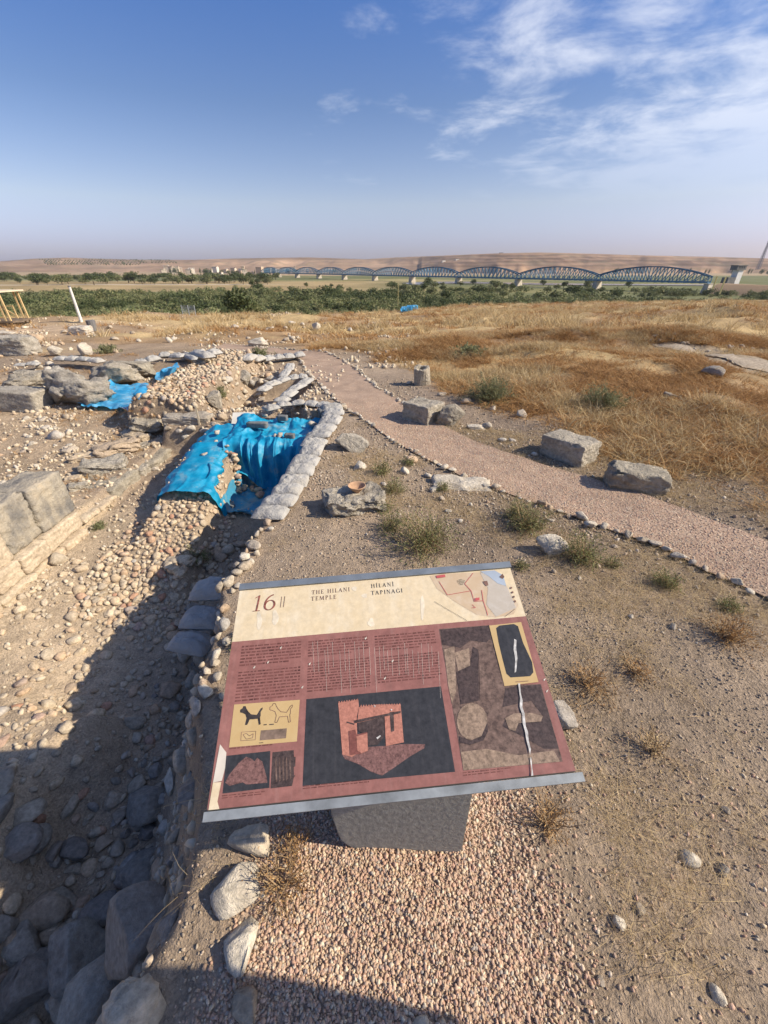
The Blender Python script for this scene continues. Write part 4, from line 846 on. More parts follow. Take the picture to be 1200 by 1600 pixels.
for px, py, w in ((262, 672, 16), (280, 676, 14), (300, 672, 20), (320, 674, 15), (338, 668, 18), (250, 664, 14), (290, 684, 12), (330, 684, 13), (346, 655, 20), (310, 688, 10)):
    put_px('stone', ROCKS + PALES, px, py, w, 'small stone lying in front of the grey lintel', 'stone', 'stones before the lintel')
# ---- cobble wall running back behind the pits
rub = thing('cobble_wall', 'broad ruined wall core of packed cobbles behind the blue sheets', 'wall', (0, 0, 0))
def scatter_stones(parent, n, area, mask, smin, smax, pool, limit=300, minfac=.62, name='stone', sinkv=.3, seed=0):
    r = np.random.default_rng(seed); P_ = []; tries = 0; cell = {}
    while len(P_) < n and tries < n * 40:
        tries += 1; x = r.uniform(area[0], area[1]); y = r.uniform(area[2], area[3])
        if r.random() > mask(x, y): continue
        s = smin + (smax - smin) * r.random() ** 1.7; ok = True; cx_, cy_ = int(x / .12), int(y / .12)
        for i in (-1, 0, 1):
            for j in (-1, 0, 1):
                for (a, bq, s2) in cell.get((cx_ + i, cy_ + j), ()):
                    if (a - x) ** 2 + (bq - y) ** 2 < ((s + s2) * .5 * minfac) ** 2: ok = False
        if ok: P_.append((x, y, s)); cell.setdefault((cx_, cy_), []).append((x, y, s))
    P_ = np.array(P_); z = zG(P_[:, 0], P_[:, 1]); e_ = .03
    gx_ = (zG(P_[:, 0] + e_, P_[:, 1]) - zG(P_[:, 0] - e_, P_[:, 1])) / (2 * e_); gy_ = (zG(P_[:, 0], P_[:, 1] + e_) - zG(P_[:, 0], P_[:, 1] - e_)) / (2 * e_)
    vis = P_[:, 2] / np.hypot(P_[:, 1], 1.6); order = np.argsort(-vis); out = []; rest_v = []; rest_f = []; nv = 0
    for c_, k in enumerate(order):
        x, y, s = P_[k]; me = pool[int(r.integers(len(pool)))]
        q = Vector((-gx_[k], -gy_[k], 1)).normalized().to_track_quat('Z', 'Y').to_matrix() @ Euler((r.uniform(-.3, .3), r.uniform(-.3, .3), r.uniform(0, 6.28))).to_matrix()
        loc = (x, y, z[k] + s * (.27 - sinkv * .55))
        if c_ < limit: out.append(ob(name, me, parent, loc, q.to_euler(), s))
        else:
            vv = np.array([w.co[:] for w in me.vertices]) @ np.array(q).T * s + np.array(loc); rest_v.append(vv); rest_f.append(np.array([p.vertices[:] for p in me.polygons]) + nv); nv += len(vv)
    return out, (np.vstack(rest_v), np.vstack(rest_f)) if rest_v else None
COBS1 = [rock_me('stone', 170 + k, 1, m_cobble, (1, r_[0], r_[1]), smooth=True, cuts=5, rough=.06, depth=(.6, .92)) for k, r_ in enumerate([(.8, .6), (.7, .55), (.9, .7), (.75, .65), (.9, .5)])]
_, rest = scatter_stones(rub, 900, (-4.0, -2.4, 5.7, 9.7), lambda x, y: float(rubble_mask(x, y)) ** .5, .055, .13, COBS1, seed=11)
if rest: stuff(ob('packed_cobbles', mesh_np('packed_cobbles', *rest, m_cobble, True), rub))
# ---- masonry pier between corridor and pit
pier = thing('cobble_pier', 'eroded cobble and mortar wall stub in front of the large blue tarp', 'wall', (0, 0, 0))
def pier_mask(x, y):
    return float(sst(-2.6, -2.35, x) * sst(-1.55, -1.75, x) * sst(2.3, 2.7, y) * max(float(sst(3.72, 3.55, y)), float(sst(-2.06, -1.98, x) * sst(4.6, 4.45, y))))
_, rest = scatter_stones(pier, 480, (-2.65, -1.45, 2.2, 4.05), pier_mask, .04, .095, COBS, seed=12, minfac=.75)
if rest: stuff(ob('packed_cobbles', mesh_np('packed_cobbles', *rest, m_cobble, True), pier))
# ---- cobbles strewn over the sunlit left slope of the trench
def slope_mask(x, y):
    d = float(fbm(np.array([x * 1.6]), np.array([y * 1.6]), 66, 3)[0]); return float(sst(-1.35, -1.7, x) * sst(-3.05, -2.8, x) * sst(3.2, 2.6, y)) * (.25 + .75 * float(sst(-.1, .25, d)))
o_, rest = scatter_stones(None, 620, (-3.1, -1.3, .1, 3.2), slope_mask, .035, .12, COBS, 240, seed=13, minfac=.8, name='cobble', sinkv=.45)
for o in o_: tag(o, 'weathered cobble strewn on the sunlit slope left of the shaded trench', 'stone', 'cobbles on the sunlit trench slope')
if rest: stuff(ob('small_cobbles', mesh_np('small_cobbles', *rest, m_cobble, True)), 'small cobbles and pebbles bedded in the sunlit trench slope', 'cobbles')
# ---- rough stones on the shaded bank
def bank_mask(x, y):
    e = float(bank_x(y)); return float(sst(e + .0, e - .12, x) * sst(-1.75, -1.4, x) * sst(2.9, 2.3, y))
o_, rest = scatter_stones(None, 250, (-1.8, -.45, .0, 2.9), bank_mask, .05, .2, GREYS + ROCKS + SHARDS[::2], 250, seed=14, minfac=.8, name='bank_stone')
for o in o_: tag(o, 'rough stone on the shaded trench bank left of the panel', 'stone', 'stones on the shaded trench bank')
def rim_mask(x, y):
    e = float(bank_x(y)); return float(sst(e - .14, e - .05, x) * sst(e + .13, e + .02, x)) * float(sst(1.0, 1.3, y) * sst(2.75, 2.55, y))
o_, rest = scatter_stones(None, 60, (-1.15, -.6, .9, 2.8), rim_mask, .06, .13, ROCKS + PALES, 60, seed=15, minfac=.7, name='rim_stone', sinkv=.12)
for o in o_: tag(o, 'pale stone piled on the trench rim between sandbags and panel', 'stone', 'stones piled on the trench rim')
# big shaded stones at the very bottom left
for px, py, w, lab in ((160, 1590, 150, 'largest grey stone at bottom left corner in shade'), (240, 1455, 150, 'long grey boulder in the shaded trench, half bluish'), (120, 1500, 110, 'rounded grey stone in shade between the two biggest trench stones'), (50, 1540, 120, 'dark stone at the left photo edge in the shaded trench'), (225, 1265, 75, 'pointed stone halfway up the shaded trench bank'), (300, 1240, 60, 'slanted stone in shade just left of the panel corner')):
    put_px('boulder', GREYS, px, py, w, lab, sink=.2)
for k in range(26):
    px = rng.uniform(-20, 250 - max(0, (1330 - 1250)) * .2); py = rng.uniform(1240, 1600); w = rng.uniform(45, 105) * (.7 + .3 * (py - 1240) / 360)
    put_px('trench_boulder', GREYS + ROCKS, px, py, w, 'big rough stone tumbled in the shaded trench at lower left', 'stone', 'big stones in the shaded trench', .25)
# stones along the edge of the gravel by the post
for px, py, w, pool, lab in ((402, 1318, 72, SHARDS, 'pale twig-shadowed stone left of the panel post'), (374, 1395, 86, SHARDS, 'tan rounded stone on bank edge below the panel corner'), (378, 1485, 88, SHARDS, 'white angular stone on bank edge, half in shadow'), (388, 1570, 60, SHARDS, 'orange tinted stone in shadow at the bottom of the bank edge'), (660, 1600, 30, ROCKS, 'small stone at the bottom edge in the pink gravel')):
    put_px('edge_stone', pool, px, py, w, lab, sink=.3)
for px, py, w, lab in ((1078, 1342, 32, 'flat grey white pebble stone on the bare soil lower right'), (1135, 1268, 18, 'small blue grey stone on bare soil lower right'), (965, 1440, 26, 'flat beige stone at the gravel border lower right'), (1000, 1425, 22, 'tan stone half buried at the gravel border'), (1118, 1555, 28, 'curved pale stone near the lower right corner'), (940, 1425 + 110, 16, 'dark small stone near the bottom right in soil'), (1128, 1360, 22, 'dark green grey stone on bare soil lower right'), (1050, 1010 - 30, 14, 'small dark stone on the slope right of the panel'), (715, 835 - 110, 0, '')):
    if w: put_px('stone', PALES if 'white' in lab or 'pale' in lab or 'beige' in lab else GREYS, px, py, w, lab, sink=.35)
# stones scattered left of the path and beyond
sp_list = [(645, 722, 24), (668, 745, 14), (632, 738, 20), (600, 758, 12), (690, 780, 14), (735, 790, 10), (700, 800, 12), (720, 815, 10), (676, 768, 16), (760, 668, 22), (785, 690, 16), (815, 650, 24), (800, 690, 12), (835, 712, 14), (770, 640, 14), (730, 630, 20), (690, 618, 16), (640, 600, 12), (600, 575, 12), (860, 815, 14), (930, 870, 12), (960, 855, 12), (905, 905, 10), (985, 965, 12)]
for px, py, w in sp_list:
    put_px('stone', PALES + ROCKS[:2], px, py, w, 'small loose pale stone on dark soil beside the pink path', 'stone', 'loose stones beside the path')
for k in range(70):
    px = rng.uniform(0, 560); py = rng.uniform(512, 600) if px < 380 else rng.uniform(505, 540)
    put_px('stone', PALES + ROCKS[:4], px, py, rng.uniform(5, 14), 'small loose pale stone on the far terraces and mounds at left', 'stone', 'loose stones on the far terraces')
for k in range(40):
    px = rng.uniform(0, 260); py = rng.uniform(650, 745)
    if px > 150 and py < 690: continue
    put_px('stone', PALES + ROCKS[:4], px, py, rng.uniform(6, 15), 'small loose stone on the brown terrace behind the squared wall', 'stone', 'loose stones on the brown terrace', .4)
for k in range(34):
    px = rng.uniform(1000, 1200); py = 524 + (px - 1000) * .13 + rng.normal(0, 5)
    put_px('stone', PALES + ROCKS, px, py, rng.uniform(5, 11), 'small pale stone on the verge behind the gravel road at right', 'stone', 'stones along the gravel road')
for k in range(26):
    px = rng.uniform(330, 440); py = rng.uniform(585, 635)
    put_px('stone', ROCKS + COBS, px, py, rng.uniform(7, 20), 'rough stone tumbled in the second dug pit', 'stone', 'stones in the second pit')
for k in range(30):
    px = rng.uniform(300, 400); py = rng.uniform(850, 905); px -= (py - 850) * 1.0
    put_px('stone', COBS, px, py, rng.uniform(10, 26), 'cobble at the foot of the cobble stub in the trench', 'stone', 'cobbles at the foot of the stub')

# ---- sandbags
m_bag, nt, b = mat_new('grey_woven_bag', .85, .2); n1 = noise_node(nt, 2.5, 5); n2 = noise_node(nt, 22, 3); oi = N(nt, 'ShaderNodeObjectInfo')
r = ramp_node(nt, [(.25, (.3, .285, .26)), (.55, (.43, .41, .375)), (.8, (.37, .335, .28))]); nt.links.new(M(nt, 'ADD', M(nt, 'MULTIPLY', n1.outputs['Fac'], .75), M(nt, 'MULTIPLY', oi.outputs['Random'], .25)), r.inputs[0]); nt.links.new(r.outputs[0], b.inputs['Base Color']); bump(nt, b, M(nt, 'ADD', n1.outputs['Fac'], M(nt, 'MULTIPLY', n2.outputs['Fac'], .2)), .06, .7)
def bag_me(seed, flat=1.0):
    r = np.random.default_rng(seed); nu, nv = 30, 22; u = np.linspace(-1, 1, nu); vv = []; 
    for s in (1, -1):
        U, V = np.meshgrid(u, np.linspace(-1, 1, nv), indexing='ij')
        ww = 1 - .1 * np.cos(U * np.pi) * 0 + .06 * r.normal(); ed = (1 - np.abs(U) ** 3.6) * (1 - np.abs(V) ** 2.2)
        h = np.clip(ed, 0, 1) ** .6 * s
        wr = fbm(U * 3 + seed, V * 2.2, seed, 4) * .3 + np.sin(V * 7 + U * 2 + seed) * .05 * np.abs(U) ** 2
        Zq = h * (.5 + wr * .5); X = U * .5 * (1 - .04 * V * V); Y = V * .5 * (1 - .1 * np.abs(U) ** 4)
        vv.append(np.stack([X, Y, np.where(np.array(s) > 0, Zq * .5, Zq * .3)], -1).reshape(-1, 3))
    f = grid_faces(nu, nv); return mesh_np('sandbag', np.vstack(vv), np.vstack([f, f[:, ::-1] + nu * nv]), m_bag, True)
BAGS = [bag_me(500 + k) for k in range(7)]
def bag_row(pix, L, Wd, Hh, label, group, z=None, cross=True, lift=.0):
    P_ = np.array([hit(*q) if z is None else at_z(q[0], q[1], z if not hasattr(z, '__len__') else z[k]) for k, q in enumerate(pix)])
    for k in range(len(P_)):
        a = P_[min(k + 1, len(P_) - 1)] - P_[max(k - 1, 0)]; ang = math.atan2(a[1], a[0]) + (math.pi / 2 if cross else 0) + rng.normal(0, .07)
        gap = np.linalg.norm(a[:2]) / (2 if 0 < k < len(P_) - 1 else 1); along = max(gap * .97, .1)
        dims = (L * rng.uniform(.9, 1.08), along * 1.02, Hh * rng.uniform(.9, 1.15)) if cross else (along * 1.06, Wd, Hh)
        o = ob('sandbag', BAGS[int(rng.integers(len(BAGS)))], None, (P_[k, 0], P_[k, 1], P_[k, 2] + Hh * .18 + lift), (rng.normal(0, .05), rng.normal(0, .05), ang), dims); tag(o, ORD[k] + ' ' + label, 'sandbag', group)
ORD = ['first', 'second', 'third', 'fourth', 'fifth', 'sixth', 'seventh', 'eighth', 'ninth', 'tenth', 'eleventh', 'twelfth', 'thirteenth', 'fourteenth']
bag_row([(519, 641), (522, 649), (517, 661), (508, 674), (498, 685), (492, 697), (487, 710), (478, 725), (470, 740), (460, 757), (450, 772), (438, 789), (424, 808)], .27, .2, .19, 'grey sandbag from the far corner along the right rim of the tarp pit', 'sandbags on the right rim of the pit', z=0.0)
bag_row([(424, 641), (444, 636), (466, 634), (488, 635), (506, 637)], .27, .19, .18, 'grey sandbag from the left on the far rim of the tarp pit', 'sandbags on the far rim of the pit', z=0.0, cross=False)
bag_row([(478, 600), (465, 609), (453, 619), (442, 629)], .26, .2, .2, 'grey sandbag from the path in the row slanting to the tarp pit', 'sandbags slanting to the path', z=-.02, cross=False)
bag_row([(474, 592), (460, 593), (443, 597), (427, 603), (414, 611)], .26, .18, .2, 'grey sandbag from the path arching over the second pit', 'sandbags over the second pit', z=-.05, cross=False)
bag_row([(468, 562), (452, 564), (436, 566), (420, 568), (404, 568), (391, 567)], .3, .26, .3, 'whitish bag from the right in the straight roll at the path bend', 'white bag roll at the path bend', cross=False, lift=.04)
bag_row([(453, 575), (446, 585)], .3, .18, .14, 'greyish bag from the top below the white roll by the path', 'bags below the white roll', cross=False, z=-.03)
bag_row([(222, 575), (240, 570), (260, 564), (280, 565), (300, 566), (318, 564), (336, 561)], .3, .26, .3, 'whitish bag from the left in the curved roll behind the cobble wall', 'white bag roll behind the cobble wall', cross=False, lift=.06)
bag_row([(100, 572), (118, 572), (136, 573), (154, 575)], .3, .24, .26, 'whitish bag from the left in the roll above the big boulders', 'white bag roll above the boulders', cross=False, lift=.1)
bag_row([(38, 580), (56, 578)], .3, .2, .16, 'whitish bag from the left lying above the far left block', 'bags above the far left block', cross=False, lift=.1)
bag_row([(334, 930), (320, 975), (302, 1014)], .34, .3, .3, 'bluish sandbag from the top on the shaded bank beside the panel', 'sandbags on the shaded bank', z=(-.5, -.57, -.64), cross=False)

# ---- blue tarpaulins
m_tarp, nt, b = mat_new('blue_tarpaulin', .5, .4); n1 = noise_node(nt, 5, 6, .6); n2 = noise_node(nt, 60, 3)
r = ramp_node(nt, [(.3, (.0, .21, .4)), (.46, (.005, .29, .51)), (.58, (.04, .36, .57)), (.7, (.27, .43, .5))]); nt.links.new(n1.outputs['Fac'], r.inputs[0]); nt.links.new(r.outputs[0], b.inputs['Base Color'])
bump(nt, b, M(nt, 'ADD', n1.outputs['Fac'], M(nt, 'MULTIPLY', n2.outputs['Fac'], .12)), .02, .6)
t_ = N(nt, 'ShaderNodeBsdfTranslucent'); nt.links.new(r.outputs[0], t_.inputs[0]); mx = N(nt, 'ShaderNodeMixShader'); mx.inputs[0].default_value = .18; nt.links.new(b.outputs[0], mx.inputs[1]); nt.links.new(t_.outputs[0], mx.inputs[2]); nt.links.new(mx.outputs[0], nt.nodes['Material Output'].inputs[0])
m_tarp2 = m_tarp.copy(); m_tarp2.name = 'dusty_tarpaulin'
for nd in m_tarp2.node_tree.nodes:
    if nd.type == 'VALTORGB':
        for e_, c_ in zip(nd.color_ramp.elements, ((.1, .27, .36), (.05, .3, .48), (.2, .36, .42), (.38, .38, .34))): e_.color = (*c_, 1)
m_tarp3 = m_tarp.copy(); m_tarp3.name = 'light_tarpaulin'
for nd in m_tarp3.node_tree.nodes:
    if nd.type == 'VALTORGB':
        for e_, c_ in zip(nd.color_ramp.elements, ((.02, .27, .55), (.06, .36, .64), (.15, .44, .68), (.3, .52, .68))): e_.color = (*c_, 1)
def profile_sheet(path_fn, nu, nv, fold, seed):
    """path_fn(u,v)->xyz base; folds push along the sheet's own normal"""
    u, v = np.meshgrid(np.linspace(0, 1, nu), np.linspace(0, 1, nv), indexing='ij'); P_ = path_fn(u.ravel(), v.ravel()).reshape(nu, nv, 3)
    du = np.gradient(P_, axis=0); dv = np.gradient(P_, axis=1); n = np.cross(du, dv); n /= -(np.linalg.norm(n, axis=2)[..., None] + 1e-9)
    P_ = P_ + n * fold(u, v)[..., None]; return P_.reshape(-1, 3), grid_faces(nu, nv)
def bump_path(pts):
    pts = np.array(pts); s = np.r_[0, np.cumsum(np.linalg.norm(np.diff(pts, axis=0), axis=1))]; s /= s[-1]
    return lambda t: np.stack([np.interp(t, s, pts[:, k]) for k in range(pts.shape[1])], 1)
pf1 = bump_path([(5.34, -.10), (5.1, -.14), (4.85, -.15), (4.66, -.14), (4.56, -.17), (4.52, -.25), (4.5, -.4), (4.47, -.56), (4.4, -.64)])
def sheet1(u, v):
    q = pf1(v); xl = -1.95 + .1 * v; xr = -.74 - .02 * v; x = xl + (xr - xl) * u
    y = q[:, 0] - .22 * (1 - u) * np.clip(1 - v * 1.2, 0, 1) * 0 + .10 * np.sin(u * 5 + 1) * np.clip(v - .45, 0, .3)
    lift = .07 * np.exp(-((u - .12) / .12) ** 2) + .05 * np.exp(-((u - .45) / .1) ** 2 - ((v - .45) / .15) ** 2)
    z = q[:, 1] + lift * np.clip(1 - v, 0, 1) - .03 * np.abs(np.sin(u * 9)) * 0
    low = np.clip((v - .82) / .18, 0, 1); z = z + low * (.22 * np.clip(.35 - u, 0, 1) / .35 * 1.0 + .03 * np.sin(u * 14))
    return np.stack([x, y, z], 1)
def crease(t): return 1 - np.abs(np.sin(t)) ** .7
def fold1(u, v):
    hang = sst(.42, .75, v); a = .075 * crease(u * 11 + 2.5 * fbm(u * 3, v * .7, 201, 3)) + .045 * crease(u * 24 + 4 * fbm(u * 4 + 9, v * .8, 203, 3)) + .02 * np.sin(u * 40 + 6 * fbm(u * 5, v, 206, 2)) - .03
    flat = np.abs(fbm(u * 5 + v * 2, v * 4 - u * 3, 205, 3)) * -.07 + np.abs(fbm(u * 11, v * 9, 207, 2)) * .022
    return .03 + hang * a * (1.1) + (1 - hang) * flat
v1, f1_ = profile_sheet(sheet1, 190, 150, fold1, 1)
pf2 = bump_path([(-2.42, -.5), (-2.38, -.4), (-2.32, -.27), (-2.2, -.2), (-1.95, -.19), (-1.8, -.22), (-1.74, -.32), (-1.72, -.46), (-1.66, -.6)])
def sheet2(u, v):
    q = pf2(v); y = 3.82 + 1.43 * u; drop = np.interp(y, [3.4, 3.7, 4.1, 4.5, 5.3], [-.22, -.16, -.07, .0, .02])
    z = q[:, 1] + drop; cutv = np.clip((v - .6) / .4, 0, 1) * np.clip(.25 + u * 2.2, 0, 1) * np.clip((1.05 - u) / .3, 0, 1)
    x = q[:, 0] - .4 * cutv; z = z + .22 * cutv * np.clip(1 - .5 * u, 0, 1); y = y - .12 * np.sin(v * 3.1) * (1 - u) - .1 * v * (1 - u)
    return np.stack([x, y, np.maximum(z, -.72)], 1)
def fold2(u, v):
    a = .05 * crease(u * 10 + 1.6 * v + 2.5 * fbm(u * 3, v * 1.2, 211, 3)) + .035 * crease(u * 21 - 2 * v + 4 * fbm(u * 4, v * 1.4, 213, 3)); return .02 + a * (.5 + .7 * sst(.5, .8, v)) + .018 * crease(v * 9 + u * 4 + 3 * fbm(u * 4, v * 4, 217, 3))
v2, f2_ = profile_sheet(sheet2, 170, 110, fold2, 2)
tarp = tag(ob('blue_tarp', mesh_np('blue_tarp', np.vstack([v1, v2]), np.vstack([f1_, f2_ + len(v1)]), m_tarp, True)), 'large bright blue tarp draped in folds over the end of the pit', 'tarp')
def ground_sheet(name, poly_px, mat, label, amp=.02, n=90, sc=4, seed=1, lift=.02, z=None):
    pw = np.array([hit(*q) if z is None else at_z(*q, z) for q in poly_px]); x0, y0 = pw[:, :2].min(0) - .02; x1, y1 = pw[:, :2].max(0) + .02
    X, Y = np.meshgrid(np.linspace(x0, x1, n), np.linspace(y0, y1, n), indexing='ij'); k = max(x1 - x0, y1 - y0)
    jx = X + fbm(X * 6 / k * 2, Y * 6 / k * 2, seed, 2) * .03 * k; m = (inside(pw, jx.ravel(), Y.ravel()) & ((X.ravel() > -1.74) | (name != 'pit_floor_tarp'))).reshape(n, n)
    Zq = zG(X.ravel(), Y.ravel()).reshape(n, n)
    for _ in range(6): Zq = np.maximum(Zq, (np.roll(Zq, 1, 0) + np.roll(Zq, -1, 0) + np.roll(Zq, 1, 1) + np.roll(Zq, -1, 1)) / 4)
    Zq = Zq + lift + amp * np.abs(fbm(X * sc / k * 3, Y * sc / k * 3, seed + 3, 4)) + amp * .35 * np.sin((X * .6 + Y) * 30 / k + 5 * fbm(X * 3 / k, Y * 3 / k, seed + 5, 2))
    f = grid_faces(n, n); mm = m.ravel(); f = f[mm[f].all(1)]
    used = np.unique(f); re = np.full(n * n, -1); re[used] = np.arange(len(used)); vv = np.stack([X.ravel(), Y.ravel(), Zq.ravel()], 1)[used]
    return tag(ob(name, mesh_np(name, vv, re[f], mat, True)), label, 'tarp')
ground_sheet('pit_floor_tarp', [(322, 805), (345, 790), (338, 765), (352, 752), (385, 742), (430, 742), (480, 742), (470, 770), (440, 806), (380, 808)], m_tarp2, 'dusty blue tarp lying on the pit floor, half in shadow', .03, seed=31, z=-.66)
ground_sheet('small_blue_sheet', [(118, 640), (150, 628), (168, 610), (182, 603), (205, 606), (234, 604), (232, 618), (224, 626), (222, 641), (190, 643), (150, 644)], m_tarp3, 'light blue sheet spread on the ground beside the big boulders', .06, seed=33, lift=.05)
ground_sheet('small_blue_sheet', [(243, 596), (262, 586), (274, 582), (282, 584), (272, 590), (258, 597)], m_tarp3, 'small blue sheet scrap behind the cobble wall', .05, seed=35, lift=.12)
far_t = hit(640, 486); fz = ground_sheet('far_blue_sheet', [(626, 484), (634, 479), (648, 476), (654, 480), (645, 485), (632, 486)], m_tarp3, 'crumpled blue sheet on pale bare ground far behind the path', .5, seed=37, lift=.3, z=far_t[2] + .2)
# weights on the tarps
m_cblock = mat_plain('dark_grey_block', (.16, .165, .165), .9, .15, 25, .2, 0, .003)
def weight(px, py, dims, rz, z, lab, tilt=(0, 0)):
    p = at_z(px, py, z); me = block_me('paving_block', int(px), dims, m_cblock, rough=.003, bevel=.008, n=6); tag(ob('paving_block', me, None, (p[0], p[1], p[2]), (tilt[0], tilt[1], rz)), lab, 'block')
weight(403, 668, (.26, .08, .07), -.1, -.08, 'long dark grey block on the tarp crest'); weight(442, 657, (.13, .07, .07), -.15, -.07, 'short dark grey block at the far edge of the tarp'); weight(453, 685, (.12, .07, .06), -.1, -.12, 'short dark grey block near the tarp fold at right')
weight(350, 782, (.34, .08, .06), -.75, -.6, 'dark grey block leaning at the tarp foot on pit floor', (0, .35)); weight(504, 650, (.1, .12, .1), .3, -.06, 'dark block under the corner sandbag of the tarp')
def tarp_stone(px, py, w, z, pool=PALES): put_px('tarp_stone', pool, px, py, w, 'pale stone weighing down the large blue tarp', 'stone', 'stones weighing down the blue tarp', .1, z=z)
for q in [(296, 725, 14, -.25), (285, 733, 10, -.3), (302, 737, 13, -.3), (293, 740, 16, -.32), (313, 727, 11, -.28), (320, 713, 14, -.2), (339, 678, 12, -.12), (338, 692, 10, -.16), (327, 703, 9, -.2), (415, 651, 12, -.06), (430, 682, 8, -.1), (437, 682, 12, -.1), (484, 655, 11, -.1), (489, 666, 18, -.1), (505, 651, 10, -.02), (465, 648, 8, -.08), (283, 722, 9, -.28), (355, 698, 8, -.15)]: tarp_stone(*q)
for k in range(34):
    px = rng.uniform(345, 415); py = rng.uniform(742, 800)
    if abs(px - 385) < 18 and py > 770: continue
    put_px('pit_stone', COBS, px, py, rng.uniform(5, 15), 'cobble lying on the dusty tarp of the pit floor', 'stone', 'cobbles on the pit floor', .15, z=-.62)
# exposed masonry core between the two flaps of the tarp
for k in range(46):
    t_ = rng.random(); px = 342 + 26 * rng.random() + 6 * t_; py = 692 + 62 * t_
    p = np.array([-1.86 + .14 * rng.random() + .06 * t_, 4.42 - .25 * t_ + .1 * rng.random(), -.2 - .42 * t_]); put('core_stone', COBS[int(rng.integers(len(COBS)))], p, rng.uniform(.05, .1), .2, pier)
tag(ob('white_board', boxes('white_board', [(0, 0, 0, .3, .25, .012)], mat_plain('white_board_face', (.6, .57, .5), .7, .06)), None, tuple(at_z(380, 655, -.14)), (.5, 0, .1)), 'plain white board lying behind the large blue tarp', 'board')
tag(ob('survey_stake', boxes('survey_stake', [(0, 0, .12, .022, .022, .3)], mat_plain('pale_wood', (.5, .42, .3), .85)), None, tuple(hit(312, 664)), (.03, .02, .2)), 'thin pale survey stake in front of the grey lintel stone', 'stake')

# ================================================================== far things
# ---- railway truss bridge : ten equal spans
BR0 = np.array([223.18, 322.07]); BRS = np.array([-47.105, 64.661]); BL = float(np.linalg.norm(BRS)); BANG = math.atan2(BRS[1], BRS[0])
m_steel = mat_plain('teal_painted_steel', (.045, .12, .19), .6, .2, .6, .3); m_steel_sunlit = mat_plain('sunlit_teal_steel', (.11, .22, .31), .6, .15, .6, .3); m_pier = mat_plain('pier_stone', (.5, .44, .35), .9, .15, .5)  # same steel in a paler tone: sunlight on the members put into the colour
bridge = thing('railway_bridge', 'long teal steel truss railway bridge of ten arched spans across the valley', 'bridge', (BR0[0], BR0[1], -7.4), BANG)
NP_ = 16; HALF = 2.6
def top_h(t): return 3.8 + 6.0 * (1 - (2 * t - 1) ** 2) ** .95
xs_ = [BL * k / NP_ for k in range(NP_ + 1)]
def chord_me(y):
    return boxes('top_chord', [bar((xs_[k], y, top_h(k / NP_)), (xs_[k + 1], y, top_h((k + 1) / NP_)), .8, .7) for k in range(NP_)], m_steel)
ME = {'top_chord': [chord_me(s) for s in (-HALF, HALF)], 'bottom_chord': [boxes('bottom_chord', [(BL / 2, s, .5, BL - .1, .4, 1.1)], m_steel_sunlit) for s in (-HALF, HALF)],
      'deck': boxes('deck', [(BL / 2, 0, .35, BL - .1, 2 * HALF, .3)] + [(x, 0, .0, .3, 2 * HALF, .6) for x in xs_], m_steel)}
VERT = []; DIAG = []
for s in (-HALF, HALF):
    for k in range(NP_ + 1):
        x = xs_[k] + (.2 if k == 0 else -.2 if k == NP_ else 0); VERT.append(boxes('vertical_post', [(x, s, top_h(k / NP_) / 2 + .4, .55, .4, top_h(k / NP_) - .8)], m_steel_sunlit))
    for k in range(NP_):
        a, c_ = (k, k + 1) if k < NP_ / 2 else (k + 1, k)
        DIAG.append(boxes('diagonal', [bar((xs_[a], s * .97, top_h(a / NP_) if 0 < a < NP_ else top_h(0)), (xs_[c_], s * .97, .9), .48)], m_steel_sunlit))
BRACE = [boxes('cross_brace', [(xs_[k], 0, top_h(k / NP_), .25, 2 * HALF, .25)], m_steel) for k in range(1, NP_)]
for i in range(10):
    sp_ = bpy.data.objects.new('truss_span', None); C.objects.link(sp_); sp_.parent = bridge; sp_.location = (BL * i, 0, 0)
    for nm in ('top_chord', 'bottom_chord'):
        for me in ME[nm]: ob(nm, me, sp_)
    ob('deck', ME['deck'], sp_)
    for me in VERT: ob('vertical_post', me, sp_)
    for me in DIAG: ob('diagonal', me, sp_)
    for me in BRACE: ob('cross_brace', me, sp_)
def pier_me():
    v = []; f = []
    for z, w, l in ((-8, 2.2, 4.4), (-.2, 1.5, 3.6), (-.2, 1.9, 4.0), (.0, 1.9, 4.0)):
        v += [(-w, -l, z), (w, -l, z), (w, l, z), (-w, l, z)]
    for k in range(3): f += [[k * 4 + j, k * 4 + (j + 1) % 4, k * 4 + 4 + (j + 1) % 4, k * 4 + 4 + j] for j in range(4)]
    return mesh_poly('pier', v, f + [[12, 13, 14, 15]], m_pier)
pme = pier_me()
for i in range(11): ob('pier', pme, bridge, (BL * i, 0, -.3))
# railway embankment at the near end
dirn = BRS / BL
ev = []; 
for k in range(14):
    c_ = BR0 - dirn * (6 + k * 22); nrm = np.array([-dirn[1], dirn[0]])
    for off, z in ((-14, -14), (-4, -7.6), (4, -7.6), (14, -14)): ev.append((*(c_ + nrm * off), z + .4 * math.sin(k * 1.3 + off)))
struct(ob('embankment', mesh_np('embankment', ev, grid_faces(14, 4), m_soil, True, np.tile(np.array([[.3, .21, .13]]), (len(ev), 1)))))
